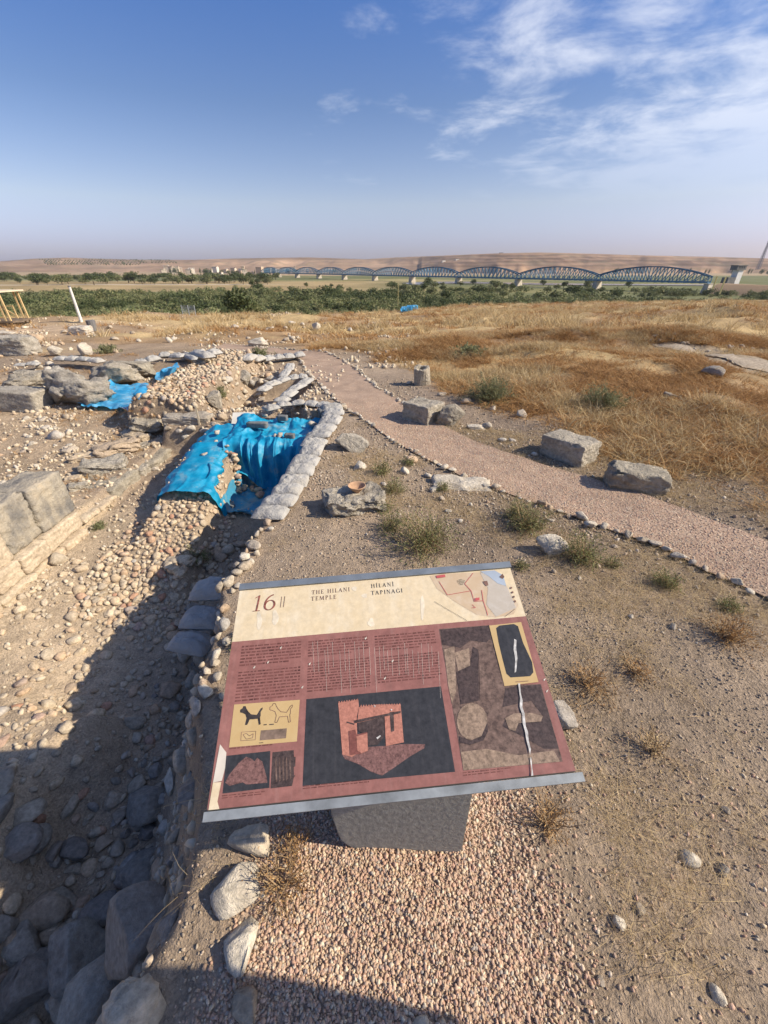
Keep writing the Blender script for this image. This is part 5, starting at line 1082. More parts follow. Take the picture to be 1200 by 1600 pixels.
# ---- watch building, mast, posts
m_wall_w = mat_plain('white_render', (.72, .7, .66), .85, .05, .5); m_wall_g = mat_plain('grey_render', (.17, .165, .16), .85, .15, .5)
wp = at_y(1146, 443, 345); tw = thing('watch_tower', 'white sided watch tower at the right end of the bridge', 'tower', tuple(wp), .25)
ob('shaft', boxes('shaft', [(0, 0, 3.5, 4.5, 4.5, 11)], m_wall_w), tw); ob('cabin', boxes('cabin', [(-1.2, -.3, 9.9, 8.2, 5.4, 2.6), (-1.2, -.3, 11.4, 8.8, 6, .35)], m_wall_g), tw); ob('annex', boxes('annex', [(-6, 0, 1.0, 7, 5, 6.0)], m_wall_g), tw)
for k in range(3): ob('window', boxes('window', [(-3.4 + k * 2.1, -3.03, 10.1, 1.2, .06, 1.1)], mat_plain('dark_window', (.03, .035, .04), .2) if k == 0 else bpy.data.materials['dark_window']), tw)
mastp = at_y(1184, 421, 1400); mast = thing('lattice_mast', 'hazy tall tapering lattice mast on the skyline at right edge', 'mast', tuple(mastp))
mh, mw0, mw1 = 72.0, 7.5, 2.6; cor = lambda z, i: ((mw0 + (mw1 - mw0) * z / mh) * (1 if i in (0, 1) else -1) / 2, (mw0 + (mw1 - mw0) * z / mh) * (1 if i in (0, 3) else -1) / 2, z)
m_mast = mat_plain('mast_steel', (.2, .2, .22), .7)
for i in range(4): ob('leg', boxes('leg', [bar(cor(0, i), cor(mh, i), .7)], m_mast), mast)
lv = np.linspace(0, mh, 13)
for i in range(4):
    ob('lattice', boxes('lattice', [bar(cor(a, i), cor(c_, (i + 1) % 4), .4) for a, c_ in zip(lv[:-1], lv[1:])] + [bar(cor(c_, i), cor(a, (i + 1) % 4), .4) for a, c_ in zip(lv[:-1], lv[1:])] + [bar(cor(a, i), cor(a, (i + 1) % 4), .35) for a in lv], m_mast), mast)
ob('head', boxes('head', [(0, 0, mh - 2, 4.2, 4.2, 5.5), (0, 0, mh + 5, .5, .5, 9)], m_mast), mast)
m_ypost = mat_plain('yellow_post', (.6, .5, .22), .7)
for px, py0, py1, Y, lab in ((1115, 444, 437, 170, 'pale yellow marker post by the bridge end, left one'), (1126, 452, 437, 170, 'pale yellow marker post by the bridge end, right one'), (622, 466, 452, 95, 'thin yellow post at the tell edge behind far blue sheet')):
    p0 = at_y(px, py0 + 3, Y); p1 = at_y(px, py1, Y); tag(ob('marker_post', boxes('marker_post', [(0, 0, (p1[2] - p0[2]) / 2, .45 if Y > 100 else .14, .3 if Y > 100 else .14, p1[2] - p0[2] + 2)], m_ypost), None, tuple(p0)), lab, 'post')
# ---- leaning looking concrete pole with cap stones
pp = hit(127, 502); ph_ = (502 - 445) / 870 * pp[1] * 1.02
pole = thing('concrete_pole', 'white concrete pole standing at the tell edge on the left', 'pole', tuple(pp))
ob('shaft', mesh_poly('shaft', *tube((0, 0, -.3), (0, 0, ph_), .075, .055, 10), mat_plain('white_concrete', (.66, .63, .58), .85, .06, 2)), pole); ob('cap', mesh_poly('cap', *tube((0, 0, ph_), (0, 0, ph_ + .06), .07, .06, 10), m_wall_g), pole)
# ---- timber shelter on the far left
sh0 = hit(16, 508); sh = thing('timber_shelter', 'yellow timber shelter with flat roof and railing on far left', 'shelter', tuple(sh0), .1)
m_timb = mat_plain('yellow_timber', (.56, .4, .2), .8, .12, 2); m_roofb = mat_plain('pale_roof_board', (.6, .5, .36), .85, .08, 2)
u_ = sh0[1] / 745.0                                                  # metres per photo pixel there
def bb(name, a, c_, w, m=m_timb): return ob(name, boxes(name, [bar(a, c_, w)], m), sh)
ob('roof', boxes('roof', [(-8 * u_, 0, 50 * u_, 62 * u_, 60 * u_, 2.2 * u_)], m_roofb), sh)
for x in (12, 19, -34): 
    for y in (-22, 22): bb('post', (x * u_, y * u_, 0), (x * .9 * u_, y * u_, 49 * u_), 2.2 * u_)
for y in (-22, 22): bb('brace', (-30 * u_, y * u_, 34 * u_), (2 * u_, y * u_, 12 * u_), 1.8 * u_); bb('rail', (-34 * u_, y * u_, 26 * u_), (2 * u_, y * u_, 27 * u_), 1.6 * u_); bb('rail_post', (2 * u_, y * u_, 8 * u_), (1 * u_, y * u_, 28 * u_), 1.6 * u_)
ob('platform', boxes('platform', [(-8 * u_, 0, 7 * u_, 64 * u_, 54 * u_, 2.6 * u_), (-8 * u_, -20 * u_, 1 * u_, 58 * u_, 4 * u_, 9 * u_)], m_bark), sh)
bnp = hit(2, 508); tag(ob('turquoise_barrel', mesh_poly('turquoise_barrel', *tube((0, 0, 0), (0, 0, 12 * u_), 4 * u_, 4 * u_, 14), mat_plain('turquoise_plastic', (.1, .4, .4), .5, .05)), None, tuple(bnp - np.array([0, .6, 0]))), 'turquoise plastic barrel in front of the timber shelter', 'barrel')
gp = hit(296, 492); fence = thing('wire_gate', 'small grey wire fence panel at the tell edge', 'fence', tuple(gp)); m_wire = mat_plain('galvanised_wire', (.42, .45, .47), .5, .05)
for x in (-.5, 0, .5): ob('post', boxes('post', [(x * .8, 0, .25, .03, .03, .6)], m_wire), fence)
ob('mesh_wires', boxes('mesh_wires', [(0, 0, z, .8, .01, .01) for z in np.linspace(.1, .5, 6)] + [(x, 0, .3, .008, .008, .42) for x in np.linspace(-.38, .38, 12)], m_wire), fence)['kind'] = 'stuff'
bx_ = hit(146, 517); tag(ob('dark_bin', mesh_poly('dark_bin', *tube((0, 0, 0), (0, 0, .42), .15, .18, 12), m_wall_g), None, tuple(bx_)), 'small dark bin beside the pale squared rock at left', 'bin')

# ---- village houses at the foot of the hills
hr = random.Random(12); HM = [mat_plain(f'house_plaster_{k}', c_, .9, .05, .3) for k, c_ in enumerate([(.55, .46, .34), (.66, .6, .5), (.5, .39, .27), (.6, .52, .4)])]
m_rooff = mat_plain('house_roof', (.3, .24, .2), .9); nh_ = 0
LABS_H = ['cream village house at the foot of the far hills', ]
for k in range(44):
    px = hr.choice([hr.uniform(255, 300), hr.uniform(300, 470), hr.uniform(315, 430)]); Y = hr.uniform(1250, 1700); py = 418.5 + (CAM_H + 13.0) / Y * 870 - hr.uniform(0, 7)
    p = at_y(px, py, Y); w, d, h = hr.uniform(9, 17), hr.uniform(8, 12), hr.choice([4, 4, 7, 7, 10])
    hs = thing('village_house', 'small flat roofed village house below the far hills at left', 'house', tuple(p), hr.uniform(-.5, .5), 'village houses')
    ob('wall', boxes('wall', [(0, 0, h / 2 - 4, w, d, h + 8)], HM[k % 4]), hs); ob('roof', boxes('roof', [(0, 0, h + .15, w + .6, d + .6, .3), (w * .25, d * .2, h + 1.1, 3, 3, 1.8)], HM[(k + 1) % 4] if k % 3 else m_rooff), hs)
    for q in range(3): ob('window', boxes('window', [(-w / 3 + q * w / 3, -d / 2 - .03, h - 2, 1.3, .08, 1.4)], bpy.data.materials['dark_window']), hs)
for px, py, Y in ((693, 409, 1900), (714, 407, 1880), (783, 397, 2050)):
    p = at_y(px, py, Y); hs = thing('hill_house', {693: 'white farm house on the hillside left of its twin', 714: 'white farm house on the hillside right of its twin', 783: 'lone dark hut on the crest of the right hill'}[px], 'house', tuple(p), .3)
    ob('wall', boxes('wall', [(0, 0, 0, 14, 9, 10)], HM[1] if px < 750 else m_wall_g), hs); ob('roof', boxes('roof', [(0, 0, 5.2, 15, 10, .4)], m_rooff), hs)

# ================================================================== trees
def leaf_cloud(seed, n, size, lobes=7, squash=.8, mat=None, spread=.62):
    """crown of unit radius about: many small leaf faces on the shells of several lobes"""
    r = np.random.default_rng(seed); V = []; cs_ = r.normal(size=(lobes, 3)); cs_ /= np.linalg.norm(cs_, axis=1)[:, None]; cs_ *= r.uniform(.25, spread, (lobes, 1)); cs_[:, 2] = cs_[:, 2] * squash + .1; rs = r.uniform(.3, .52, lobes)
    which = r.integers(0, lobes, n); d = r.normal(size=(n, 3)); d /= np.linalg.norm(d, axis=1)[:, None]; rad = rs[which] * r.uniform(.55, 1.08, n); c_ = cs_[which] + d * rad[:, None] * np.array([1, 1, squash])
    a = r.normal(size=(n, 3)); a /= np.linalg.norm(a, axis=1)[:, None]; bq = np.cross(a, d + .5 * r.normal(size=(n, 3))); bq /= np.linalg.norm(bq, axis=1)[:, None] + 1e-9
    s = size * r.uniform(.6, 1.4, n)[:, None]; V = np.stack([c_ - a * s, c_ + bq * s * .6, c_ + a * s, c_ - bq * s * .6], 1).reshape(-1, 3)
    return mesh_np('crown', V, np.arange(n * 4).reshape(-1, 4), mat)
CROWN = [leaf_cloud(700 + k, 620, .085, 8, .8, m) for k, m in enumerate([m_tree, m_tree, m_tree2, m_tree2, m_tree])] + [leaf_cloud(720, 500, .1, 9, .7, m_tree2)]
TRUNK = mesh_poly('trunk', *tube((0, 0, -.6), (.05, .02, .9), .09, .045, 7), m_bark)
POPLAR = leaf_cloud(731, 400, .09, 7, 1.0, m_tree)
def tree(p, w, h, k, label, group, name='tree'):
    t = thing(name, label, 'tree', tuple(p), rng.uniform(0, 6.28), group)
    ob('trunk', TRUNK, t, (0, 0, 0), (0, 0, 0), (w * .5, w * .5, h * .35)); ob('crown', CROWN[k % 6], t, (0, 0, h * .42), (0, 0, 0), (w * .62, w * .62, h * .62)); return t
bt = at_y(378, 497, 66); tree((bt[0], bt[1], bt[2] - .3), 4.8, 4.6, 0, 'big dark bush standing alone at foot of the mound', None, 'bush_tree'); bt = at_y(397, 496, 70); tree((bt[0], bt[1], bt[2] - .3), 3.0, 3.4, 2, 'smaller olive bush right of the big dark bush', None, 'bush_tree')
def valley_y(py, zc=-15.1): return -zc / ((py - 418.5) / 870)
for k in range(90):                                                  # belt on the left, behind the tan field
    px = rng.uniform(-10, 430); py = rng.uniform(436, 446); Y = valley_y(py); x = (px - 600) / 745 * Y; h = rng.uniform(7, 13)
    tree((x, Y, zg1(x, Y)), h * rng.uniform(.9, 1.5), h, int(rng.integers(6)), 'dark round tree in the belt behind the tan field at left', 'trees behind the tan field')
for k in range(75):                                                  # willows and shrubs in the valley middle and right
    px = rng.uniform(380, 960); py = rng.uniform(446, 474); Y = valley_y(py); x = (px - 600) / 745 * Y; h = rng.uniform(3.5, 8) 
    tree((x, Y, zg1(x, Y)), h * rng.uniform(1.0, 1.6), h, int(rng.integers(6)), 'bushy riverside tree in the valley before the bridge', 'riverside trees')
for px, py, h, lab in ((670, 449, 9, 'dark round tree under the bridge near the water'), (388, 440, 12, 'round dark tree at the left end of the bridge'), (937, 449, 7, 'lone dark bush under the bridge, left one'), (990, 450, 6, 'lone dark bush under the bridge, right one'), (1120, 455, 4, 'yellow green bush near the yellow marker posts')):
    Y = valley_y(py); x = (px - 600) / 745 * Y; tree((x, Y, zg1(x, Y)), h * 1.3, h, 0 if 'dark' in lab else 3, lab, None)
for k in range(36):                                                  # cypresses and trees of the village, line at the foot of the bluffs
    px = rng.uniform(250, 470) if k < 22 else rng.uniform(880, 1230); Y = rng.uniform(1150, 1400); x = (px - 600) / 745 * Y; h = rng.uniform(8, 16)
    lab = 'dark tree among the far village houses' if k < 22 else 'dark tree at the foot of the far bluffs'
    t = thing('tree', lab, 'tree', (x, Y, -13.5), 0, 'village trees' if k < 22 else 'trees below the bluffs'); ob('crown', POPLAR, t, (0, 0, h * .5), (0, 0, 0), (h * (.3 if k % 3 else .9), h * (.3 if k % 3 else .9), h * .75)); ob('trunk', TRUNK, t, (0, 0, 0), (0, 0, 0), (3, 3, h * .4))
# orchard rows on the left hill crest : far dots, one mass
ov = []; of = []; nv = 0; iv, if_ = ico(1)
for row in range(5):
    for k in range(46):
        px = 62 + k * 4.6 + row * 3; py = 404.5 + row * 1.9 + abs(px - 120) * .012; Y = 2600 - row * 130; p = at_y(px + rng.uniform(-.6, .6), py, Y)
        if rng.random() < .15 or (row > 2 and px > 220): continue
        ov.append(iv * np.array([3.4, 3.4, 3.0]) * rng.uniform(.7, 1.2) * (1 + .25 * np.sin(iv[:, :1] * 9 + k)) + p); of.append(if_ + nv); nv += len(iv)
stuff(ob('orchard', mesh_np('orchard', np.vstack(ov), np.vstack(of), m_tree)), 'rows of tiny orchard trees on the far left hill crest', 'orchard')

# ================================================================== scattered small stuff (instanced)
def instancer(name, pts, rot, scl, idx, sources, label=None, cat=None):
    me = bpy.data.meshes.new(name); pts = np.asarray(pts, np.float32); me.vertices.add(len(pts)); me.vertices.foreach_set('co', pts.ravel())
    for an, ty, dat, key in (('rot', 'FLOAT_VECTOR', rot, 'vector'), ('scl', 'FLOAT_VECTOR', scl, 'vector'), ('idx', 'INT', idx, 'value')):
        a = me.attributes.new(an, ty, 'POINT'); a.data.foreach_set(key, np.asarray(dat, np.int32 if ty == 'INT' else np.float32).ravel())
    o = bpy.data.objects.new(name, me); C.objects.link(o)
    col = bpy.data.collections.new(name + '_pieces')
    for k, m in enumerate(sources): s = bpy.data.objects.new(f'{name}_piece_{k:02d}', m); col.objects.link(s)
    ng = bpy.data.node_groups.new(name, 'GeometryNodeTree'); ng.interface.new_socket('Geometry', in_out='INPUT', socket_type='NodeSocketGeometry'); ng.interface.new_socket('Geometry', in_out='OUTPUT', socket_type='NodeSocketGeometry')
    gi = ng.nodes.new('NodeGroupInput'); go = ng.nodes.new('NodeGroupOutput'); iop = ng.nodes.new('GeometryNodeInstanceOnPoints'); ci = ng.nodes.new('GeometryNodeCollectionInfo')
    ci.inputs['Collection'].default_value = col; ci.inputs['Separate Children'].default_value = True; ci.inputs['Reset Children'].default_value = True
    def att(nm, ty): n = ng.nodes.new('GeometryNodeInputNamedAttribute'); n.data_type = ty; n.inputs['Name'].default_value = nm; return n.outputs['Attribute']
    iop.inputs['Pick Instance'].default_value = True
    ng.links.new(gi.outputs[0], iop.inputs['Points']); ng.links.new(ci.outputs[0], iop.inputs['Instance']); ng.links.new(att('idx', 'INT'), iop.inputs['Instance Index']); ng.links.new(att('rot', 'FLOAT_VECTOR'), iop.inputs['Rotation']); ng.links.new(att('scl', 'FLOAT_VECTOR'), iop.inputs['Scale'])
    ng.links.new(iop.outputs[0], go.inputs[0]); md = o.modifiers.new('scatter', 'NODES'); md.node_group = ng
    return stuff(o, label, cat)
def sample(n, x0, x1, y0, y1, dens, seed):
    r = np.random.default_rng(seed); x = r.uniform(x0, x1, n); y = r.uniform(y0, y1, n); k = r.random(n) < dens(x, y); return x[k], y[k], r
def in_view(x, y, m=90):
    d = y * cp + CAM_H * sp; return (np.abs(x) / np.maximum(d, .05) * F_PX < 600 + m) & (y > .1)
# ---- gravel pieces
GRAV = [rock_me('gravel', 800 + k, 1, m_gravel, (1, r_[0], r_[1]), cuts=6, rough=.05, depth=(.6, .95)) for k, r_ in enumerate([(.7, .5), (.8, .6), (.6, .45), (.75, .7), (.55, .5), (.9, .6)])]
PEB = [rock_me('pebble', 820 + k, 1, m_pebble, (1, r_[0], r_[1]), cuts=6, rough=.05, depth=(.6, .95)) for k, r_ in enumerate([(.7, .5), (.8, .6), (.6, .45), (.75, .6)])]
RUB = [rock_me('rubble', 840 + k, 1, m_rubble, (1, r_[0], r_[1]), cuts=8, rough=.05, depth=(.5, .9)) for k, r_ in enumerate([(.7, .5), (.8, .6), (.6, .45), (.75, .6)])]
def near_bank(x, y): return sst(-.02, .06, x - bank_x(y))
def pad(x, y):
    right = .42 + .12 * fbm(y * 3, x * 0, 301, 2); e = bank_x(y) + .16
    return near_bank(x, y) * sst(e - .02, e + .14, x + .04 * fbm(x * 6, y * 6, 302, 2)) * (.02 + .98 * sst(right + .25, right - .1, x)) * sst(1.15, .85, y + .1 * fbm(x * 4, y * 4, 303, 2))
x, y, r = sample(110000, -.7, 1.5, -.1, 1.2, pad, 21); n = len(x); s = .0065 + .0125 * r.random(n) ** 1.5
instancer('gravel', np.stack([x, y, zG(x, y) - s * .02 + r.uniform(0, .003, n)], 1), r.uniform(0, 6.28, (n, 3)), np.repeat(s[:, None], 3, 1), r.integers(0, 6, n), GRAV, 'pink gravel spread around the panel post', 'gravel')
x, y, r = sample(200000, -1.2, 3.6, 1.3, 6.2, lambda x, y: inside(path_poly, x, y) * sst(6.2, 3.5, y) * in_view(x, y), 22); n = len(x); s = (.007 + .011 * r.random(n) ** 1.5) * (1 + .35 * sst(3, 8, y))
instancer('path_gravel', np.stack([x, y, zG(x, y) + .0115 - s * .05], 1), r.uniform(0, 6.28, (n, 3)), np.repeat(s[:, None], 3, 1), r.integers(0, 6, n), GRAV, 'pink gravel covering the path', 'gravel')
x, y, r = sample(120000, -.9, 3.2, .0, 5.0, lambda x, y: near_bank(x, y) * in_view(x, y) * (~inside(path_poly, x, y)) * (.35 + .65 * sst(-.2, .3, fbm(x * 2, y * 2, 305, 3))) * sst(6.5, 2, y), 23); n = len(x); s = (.0028 + .013 * r.random(n) ** 4) * (1 + .9 * sst(1.2, 3.5, y))
instancer('soil_pebbles', np.stack([x, y, zG(x, y) + s * .1], 1), r.uniform(0, 6.28, (n, 3)), np.repeat(s[:, None], 3, 1), r.integers(0, 4, n), PEB, 'small pebbles strewn over the bare soil', 'pebbles')
x, y, r = sample(9000, -.2, 3.6, 1.6, 7.5, lambda x, y: in_view(x, y) * (~inside(path_poly, x, y)) * sst(1.3, .2, seg_dist(pr, x, y)) + in_view(x, y) * (~inside(path_poly, x, y)) * sst(.9, .2, seg_dist(pl, x, y)) * .6, 27); n = len(x); s = .01 + .035 * r.random(n) ** 3
instancer('path_side_chips', np.stack([x, y, zG(x, y) + s * .1], 1), r.uniform(0, 6.28, (n, 3)), np.repeat(s[:, None], 3, 1), r.integers(0, 4, n), PEB, 'stone chips on the dark soil along the path', 'pebbles')
x, y, r = sample(110000, -9.5, -.6, .05, 10.5, lambda x, y: (x < bank_x(y)) * in_view(x, y) * (.3 + .7 * sst(-.2, .3, fbm(x * 1.5, y * 1.5, 307, 3))) * sst(11, 1.5, y) * .8, 24); n = len(x); s = (.008 + .065 * r.random(n) ** 4.5) * (1 + .6 * sst(3, 8, y))
instancer('rubble_chips', np.stack([x, y, zG(x, y) + s * .1], 1), r.uniform(0, 6.28, (n, 3)), np.repeat(s[:, None], 3, 1), r.integers(0, 4, n), RUB, 'small rubble and chips over trench, pits and terrace', 'rubble')
x, y, r = sample(40000, -20, 1, 8.5, 40, lambda x, y: in_view(x, y) * (~inside(path_poly, x, y)) * sst(.05, .35, fbm(x * .45, y * .45, 309, 3) + .12) * np.clip(10 / y, .2, 1), 25); n = len(x); s = .02 + .16 * r.random(n) ** 4
instancer('mound_rubble', np.stack([x, y, zG(x, y) + s * .1], 1), r.uniform(0, 6.28, (n, 3)), np.repeat(s[:, None], 3, 1), r.integers(0, 4, n), RUB, 'pale rubble strewn over the mounds beyond the pits', 'rubble')
# ---- grass tufts
def tuft(seed, n, h, spread, width, mat, lean=.6, seg=3, curl=.4):
    r = np.random.default_rng(seed); V = []; F = []; nv = 0
    for k in range(n):
        a = r.uniform(0, 6.28); b0 = np.array([math.cos(a), math.sin(a), 0]) * spread * math.sqrt(r.random()); dirn_ = r.normal(size=2) * lean; L = h * r.uniform(.55, 1.1); side = np.array([-math.sin(a), math.cos(a), 0]); cu = r.normal(size=2) * curl
        for j in range(seg + 1):
            t = j / seg; c_ = b0 + np.array([dirn_[0] * t + cu[0] * t * t, dirn_[1] * t + cu[1] * t * t, (1 - .25 * t * (abs(dirn_[0]) + abs(dirn_[1]))) * t]) * L; w = width * (1 - t * .85)
            V += [c_ - side * w, c_ + side * w]
        for j in range(seg): F.append([nv + 2 * j, nv + 2 * j + 1, nv + 2 * j + 3, nv + 2 * j + 2])
        nv += 2 * (seg + 1)
    return mesh_np('tuft', V, F, mat)
STRAW = [tuft(900 + k, 22, .17, .13, .0045, m_straw, .75) for k in range(4)]; RUST = [tuft(910 + k, 20, .12, .13, .0055, m_rust, 1.1, 2, .8) for k in range(4)]
BIGST = [tuft(930 + k, 26, .42, .34, .016, m_straw, .5, 2) for k in range(3)] + [tuft(935 + k, 26, .28, .34, .018, m_rust, .9, 2, .7) for k in range(3)]
STALK = [tuft(940 + k, 10, .12, .1, .0013, m_straw, 1.6, 3, 1.2) for k in range(3)] + [tuft(944 + k, 9, .09, .08, .0015, m_twig, 1.6, 3, 1.2) for k in range(2)]
nope = lambda x, y: (~inside(path_poly, x, y)) & (seg_dist(road_c, x, y) > .45)
def up(r, n, s): return np.stack([r.normal(0, .1, n), r.normal(0, .1, n), r.uniform(0, 6.28, n)], 1), np.repeat(s[:, None], 3, 1)
x, y, r = sample(60000, -2, 11, 2.6, 14.5, lambda x, y: brown_mask(x, y) * nope(x, y) * in_view(x, y) * (.06 + .94 * sst(-.2, .2, fbm(x * 1.1, y * 1.1, 311, 3))) * .8, 31); n = len(x); ro, sc3 = up(r, n, r.uniform(.5, 1.15, n) * (1 + .3 * sst(6, 14, y)))
instancer('dry_weeds', np.stack([x, y, zG(x, y) - .01], 1), ro, sc3, r.integers(0, 4, n), RUST, 'rust brown dry weeds covering the ground right of the path', 'weeds')
x, y, r = sample(26000, -2, 12, 3.2, 15, lambda x, y: brown_mask(x, y) * nope(x, y) * in_view(x, y) * sst(-.1, .3, fbm(x * .55 + 2, y * .8, 313, 3) + .08) * .85, 32); n = len(x); ro, sc3 = up(r, n, r.uniform(.5, 1.3, n))
instancer('dry_grass', np.stack([x, y, zG(x, y) - .01], 1), ro, sc3, r.integers(0, 4, n), STRAW, 'straw coloured dry grass tufts right of the path', 'grass')
x, y, r = sample(90000, -45, 80, 13.5, 105, lambda x, y: (y < edge_y(x) + 14) * in_view(x, y) * (seg_dist(road_c, x, y) > .5) * np.clip(14 / y, .12, 1) * np.where(x < 3, .12 + .88 * sst(.0, .25, fbm(x * .28 + 3, y * .28, 331, 3)), 1) * (.4 + .6 * sst(-.2, .2, fbm(x * .3, y * .3, 315, 3))) * (1 - np.clip(1.6 * np.exp(-((x - clear_p[0]) / 8) ** 2 - ((y - clear_p[1]) / 13) ** 2), 0, 1)), 33); n = len(x); st = straw_mask(x, y) + r.normal(0, .2, n) > np.where(x < 3, .6, .45); ro, sc3 = up(r, n, r.uniform(.5, 1.1, n) * (1 + .5 * sst(20, 60, y)))
instancer('far_dry_grass', np.stack([x, y, zG(x, y) - .02], 1), ro, sc3, np.where(st, r.integers(0, 3, n), r.integers(3, 6, n)), BIGST, 'dry grass and weeds on the far mounds', 'grass')
x, y, r = sample(22000, -.8, 3.4, .3, 5, lambda x, y: near_bank(x, y) * nope(x, y) * in_view(x, y) * sst(.05, .4, fbm(x * 1.6, y * 1.6, 317, 3) + .12 * x) * (1 - pad(x, y)), 34); n = len(x); ro, sc3 = up(r, n, r.uniform(.25, .7, n))
instancer('straw_litter', np.stack([x, y, zG(x, y) - .002], 1), ro, sc3, r.integers(0, 5, n), STALK, 'dead straw and weed stalks on the soil around the panel', 'litter')
x, y, r = sample(2600, -9, -3.2, 2.6, 11, lambda x, y: in_view(x, y) * sst(.0, .4, fbm(x * .9, y * .9, 319, 3)), 35); n = len(x); ro, sc3 = up(r, n, r.uniform(.3, .9, n))
instancer('terrace_weeds', np.stack([x, y, zG(x, y) - .01], 1), ro, sc3, r.integers(0, 4, n), RUST, 'thin brown weeds on the left terrace', 'weeds')
# ---- reeds and thicket in the valley
REED = [leaf_cloud(950 + k, 260, .1, 8, .9, m) for k, m in enumerate((m_reed, m_reed, m_tree2, m_tree))]
x, y, r = sample(30000, -330, 420, 120, 470, lambda x, y: (y > edge_y(x) + 52) * in_view(x, y) * np.clip(sst(-.15, .2, fbm(x * .012, y * .02, 321, 4) + .5 * sst(300, 200, y) - .35 * sst(60, 160, x) + .1) , 0, 1) * sst(400, 250, y + .2 * np.abs(x)) * .75, 41); n = len(x); g_ = fbm(x * .03, y * .04, 323, 3); s = r.uniform(1.1, 2.8, n) * (1 + .7 * fbm(x * .05, y * .05, 325, 2))
instancer('reed_bed', np.stack([x, y, zG(x, y) + s * .55], 1), np.stack([np.zeros(n), np.zeros(n), r.uniform(0, 6.28, n)], 1), np.stack([s * 1.2, s * 1.2, s], 1), np.clip(((g_ * 1.6 + .5) * 3.2 + r.uniform(-.8, .8, n)).astype(int), 0, 3), REED, 'dense green reed bed and thicket along the river', 'reeds')

# ---- single shrubs near the path
def shrub_me(name, seed, rad, h, n_stem, leaf, lmat, leaves=14, lean=1.0):
    r = np.random.default_rng(seed); V = []; F = []; MI = []; nv = 0
    for k in range(n_stem):
        a = r.uniform(0, 6.28); el = r.uniform(.12, 1.35) ; L = math.hypot(rad * math.cos(el) * lean, h * math.sin(el)) * r.uniform(.6, 1.08); d = np.array([math.cos(a) * math.cos(el), math.sin(a) * math.cos(el), math.sin(el)]); b0 = np.array([r.normal(0, rad * .12), r.normal(0, rad * .12), 0]); w = .0022; sag = r.uniform(.0, .35)
        side = np.cross(d, [0, 0, 1.0]); side /= np.linalg.norm(side) + 1e-6; wob = r.normal(size=3) * .12
        pt = lambda t: b0 + d * L * t + np.array([0, 0, -sag * L * t * t * .5]) + wob * L * math.sin(t * 3)
        for j in range(4): V += [pt(j / 3) - side * w * (1 - j * .2), pt(j / 3) + side * w * (1 - j * .2)]
        for j in range(3): F.append([nv + 2 * j, nv + 2 * j + 1, nv + 2 * j + 3, nv + 2 * j + 2]); MI.append(1)
        nv += 8
        for q in range(leaves):
            t = r.uniform(.3, 1.02); c_ = pt(t) + r.normal(size=3) * .012; ax = d * .6 + r.normal(size=3) * .6; ax /= np.linalg.norm(ax); bx = np.cross(ax, r.normal(size=3)); bx /= np.linalg.norm(bx) + 1e-6; s = leaf * r.uniform(.6, 1.3)
            V += [c_ - ax * s * .3, c_ + bx * s * .22, c_ + ax * s, c_ - bx * s * .22]; F.append([nv, nv + 1, nv + 2, nv + 3]); MI.append(0); nv += 4
    return mesh_np(name, V, F, None, mats=[lmat, m_twig], mi=MI)
def shrub(px, py, wpx, hpx, label, mat=None, leaf=.016, stems=130, seed=1, leaves=14, name='shrub'):
    p = hit(px, py); dep = p[1] * cp - (p[2] - CAM_H) * sp; rad = wpx / 2 / F_PX * dep; h = hpx / F_PX * dep * 1.05
    return tag(ob(name, shrub_me(name, seed, rad, h, stems, leaf, mat or m_green, leaves), None, (p[0], p[1] + rad * .3, p[2] - .01)), label, 'shrub')
shrub(665, 868, 150, 66, 'wide sprawling grey green shrub just behind the panel', leaf=.013, stems=260, seed=1); shrub(612, 832, 70, 34, 'low green weed left of the sprawling shrub', leaf=.012, stems=90, seed=2)
shrub(768, 628, 84, 40, 'dense dark green bush right of the path', m_camel, .02, 260, 3, 26); shrub(945, 640, 90, 40, 'grey green bush in the brown weeds at right', m_camel, .02, 200, 4, 22); shrub(808, 812, 40, 40, 'feathery green weed beside the near path edging', leaf=.012, stems=90, seed=5); shrub(828, 832, 80, 48, 'feathery green shrub between panel and path', leaf=.013, stems=170, seed=6); shrub(912, 882, 72, 62, 'green weed growing beside the white rock', leaf=.013, stems=140, seed=7)
shrub(1042, 920, 50, 34, 'small green weed below the path edging at right', leaf=.011, stems=90, seed=8); shrub(1142, 955, 40, 24, 'yellowish small weed at right below the path', leaf=.01, stems=60, seed=9); shrub(958, 888, 30, 20, 'tiny green weed right of the white rock', leaf=.01, stems=40, seed=10); shrub(596, 742, 36, 26, 'small green weed near the upright angular stone', leaf=.014, stems=60, seed=11); shrub(615, 772, 44, 30, 'green weed right of the bowl stone', leaf=.013, stems=70, seed=12); shrub(600, 800, 40, 26, 'low weed in front of the bowl stone', leaf=.012, stems=60, seed=13); shrub(692, 768, 30, 18, 'small weed at the flat pale slab', leaf=.013, stems=40, seed=14)
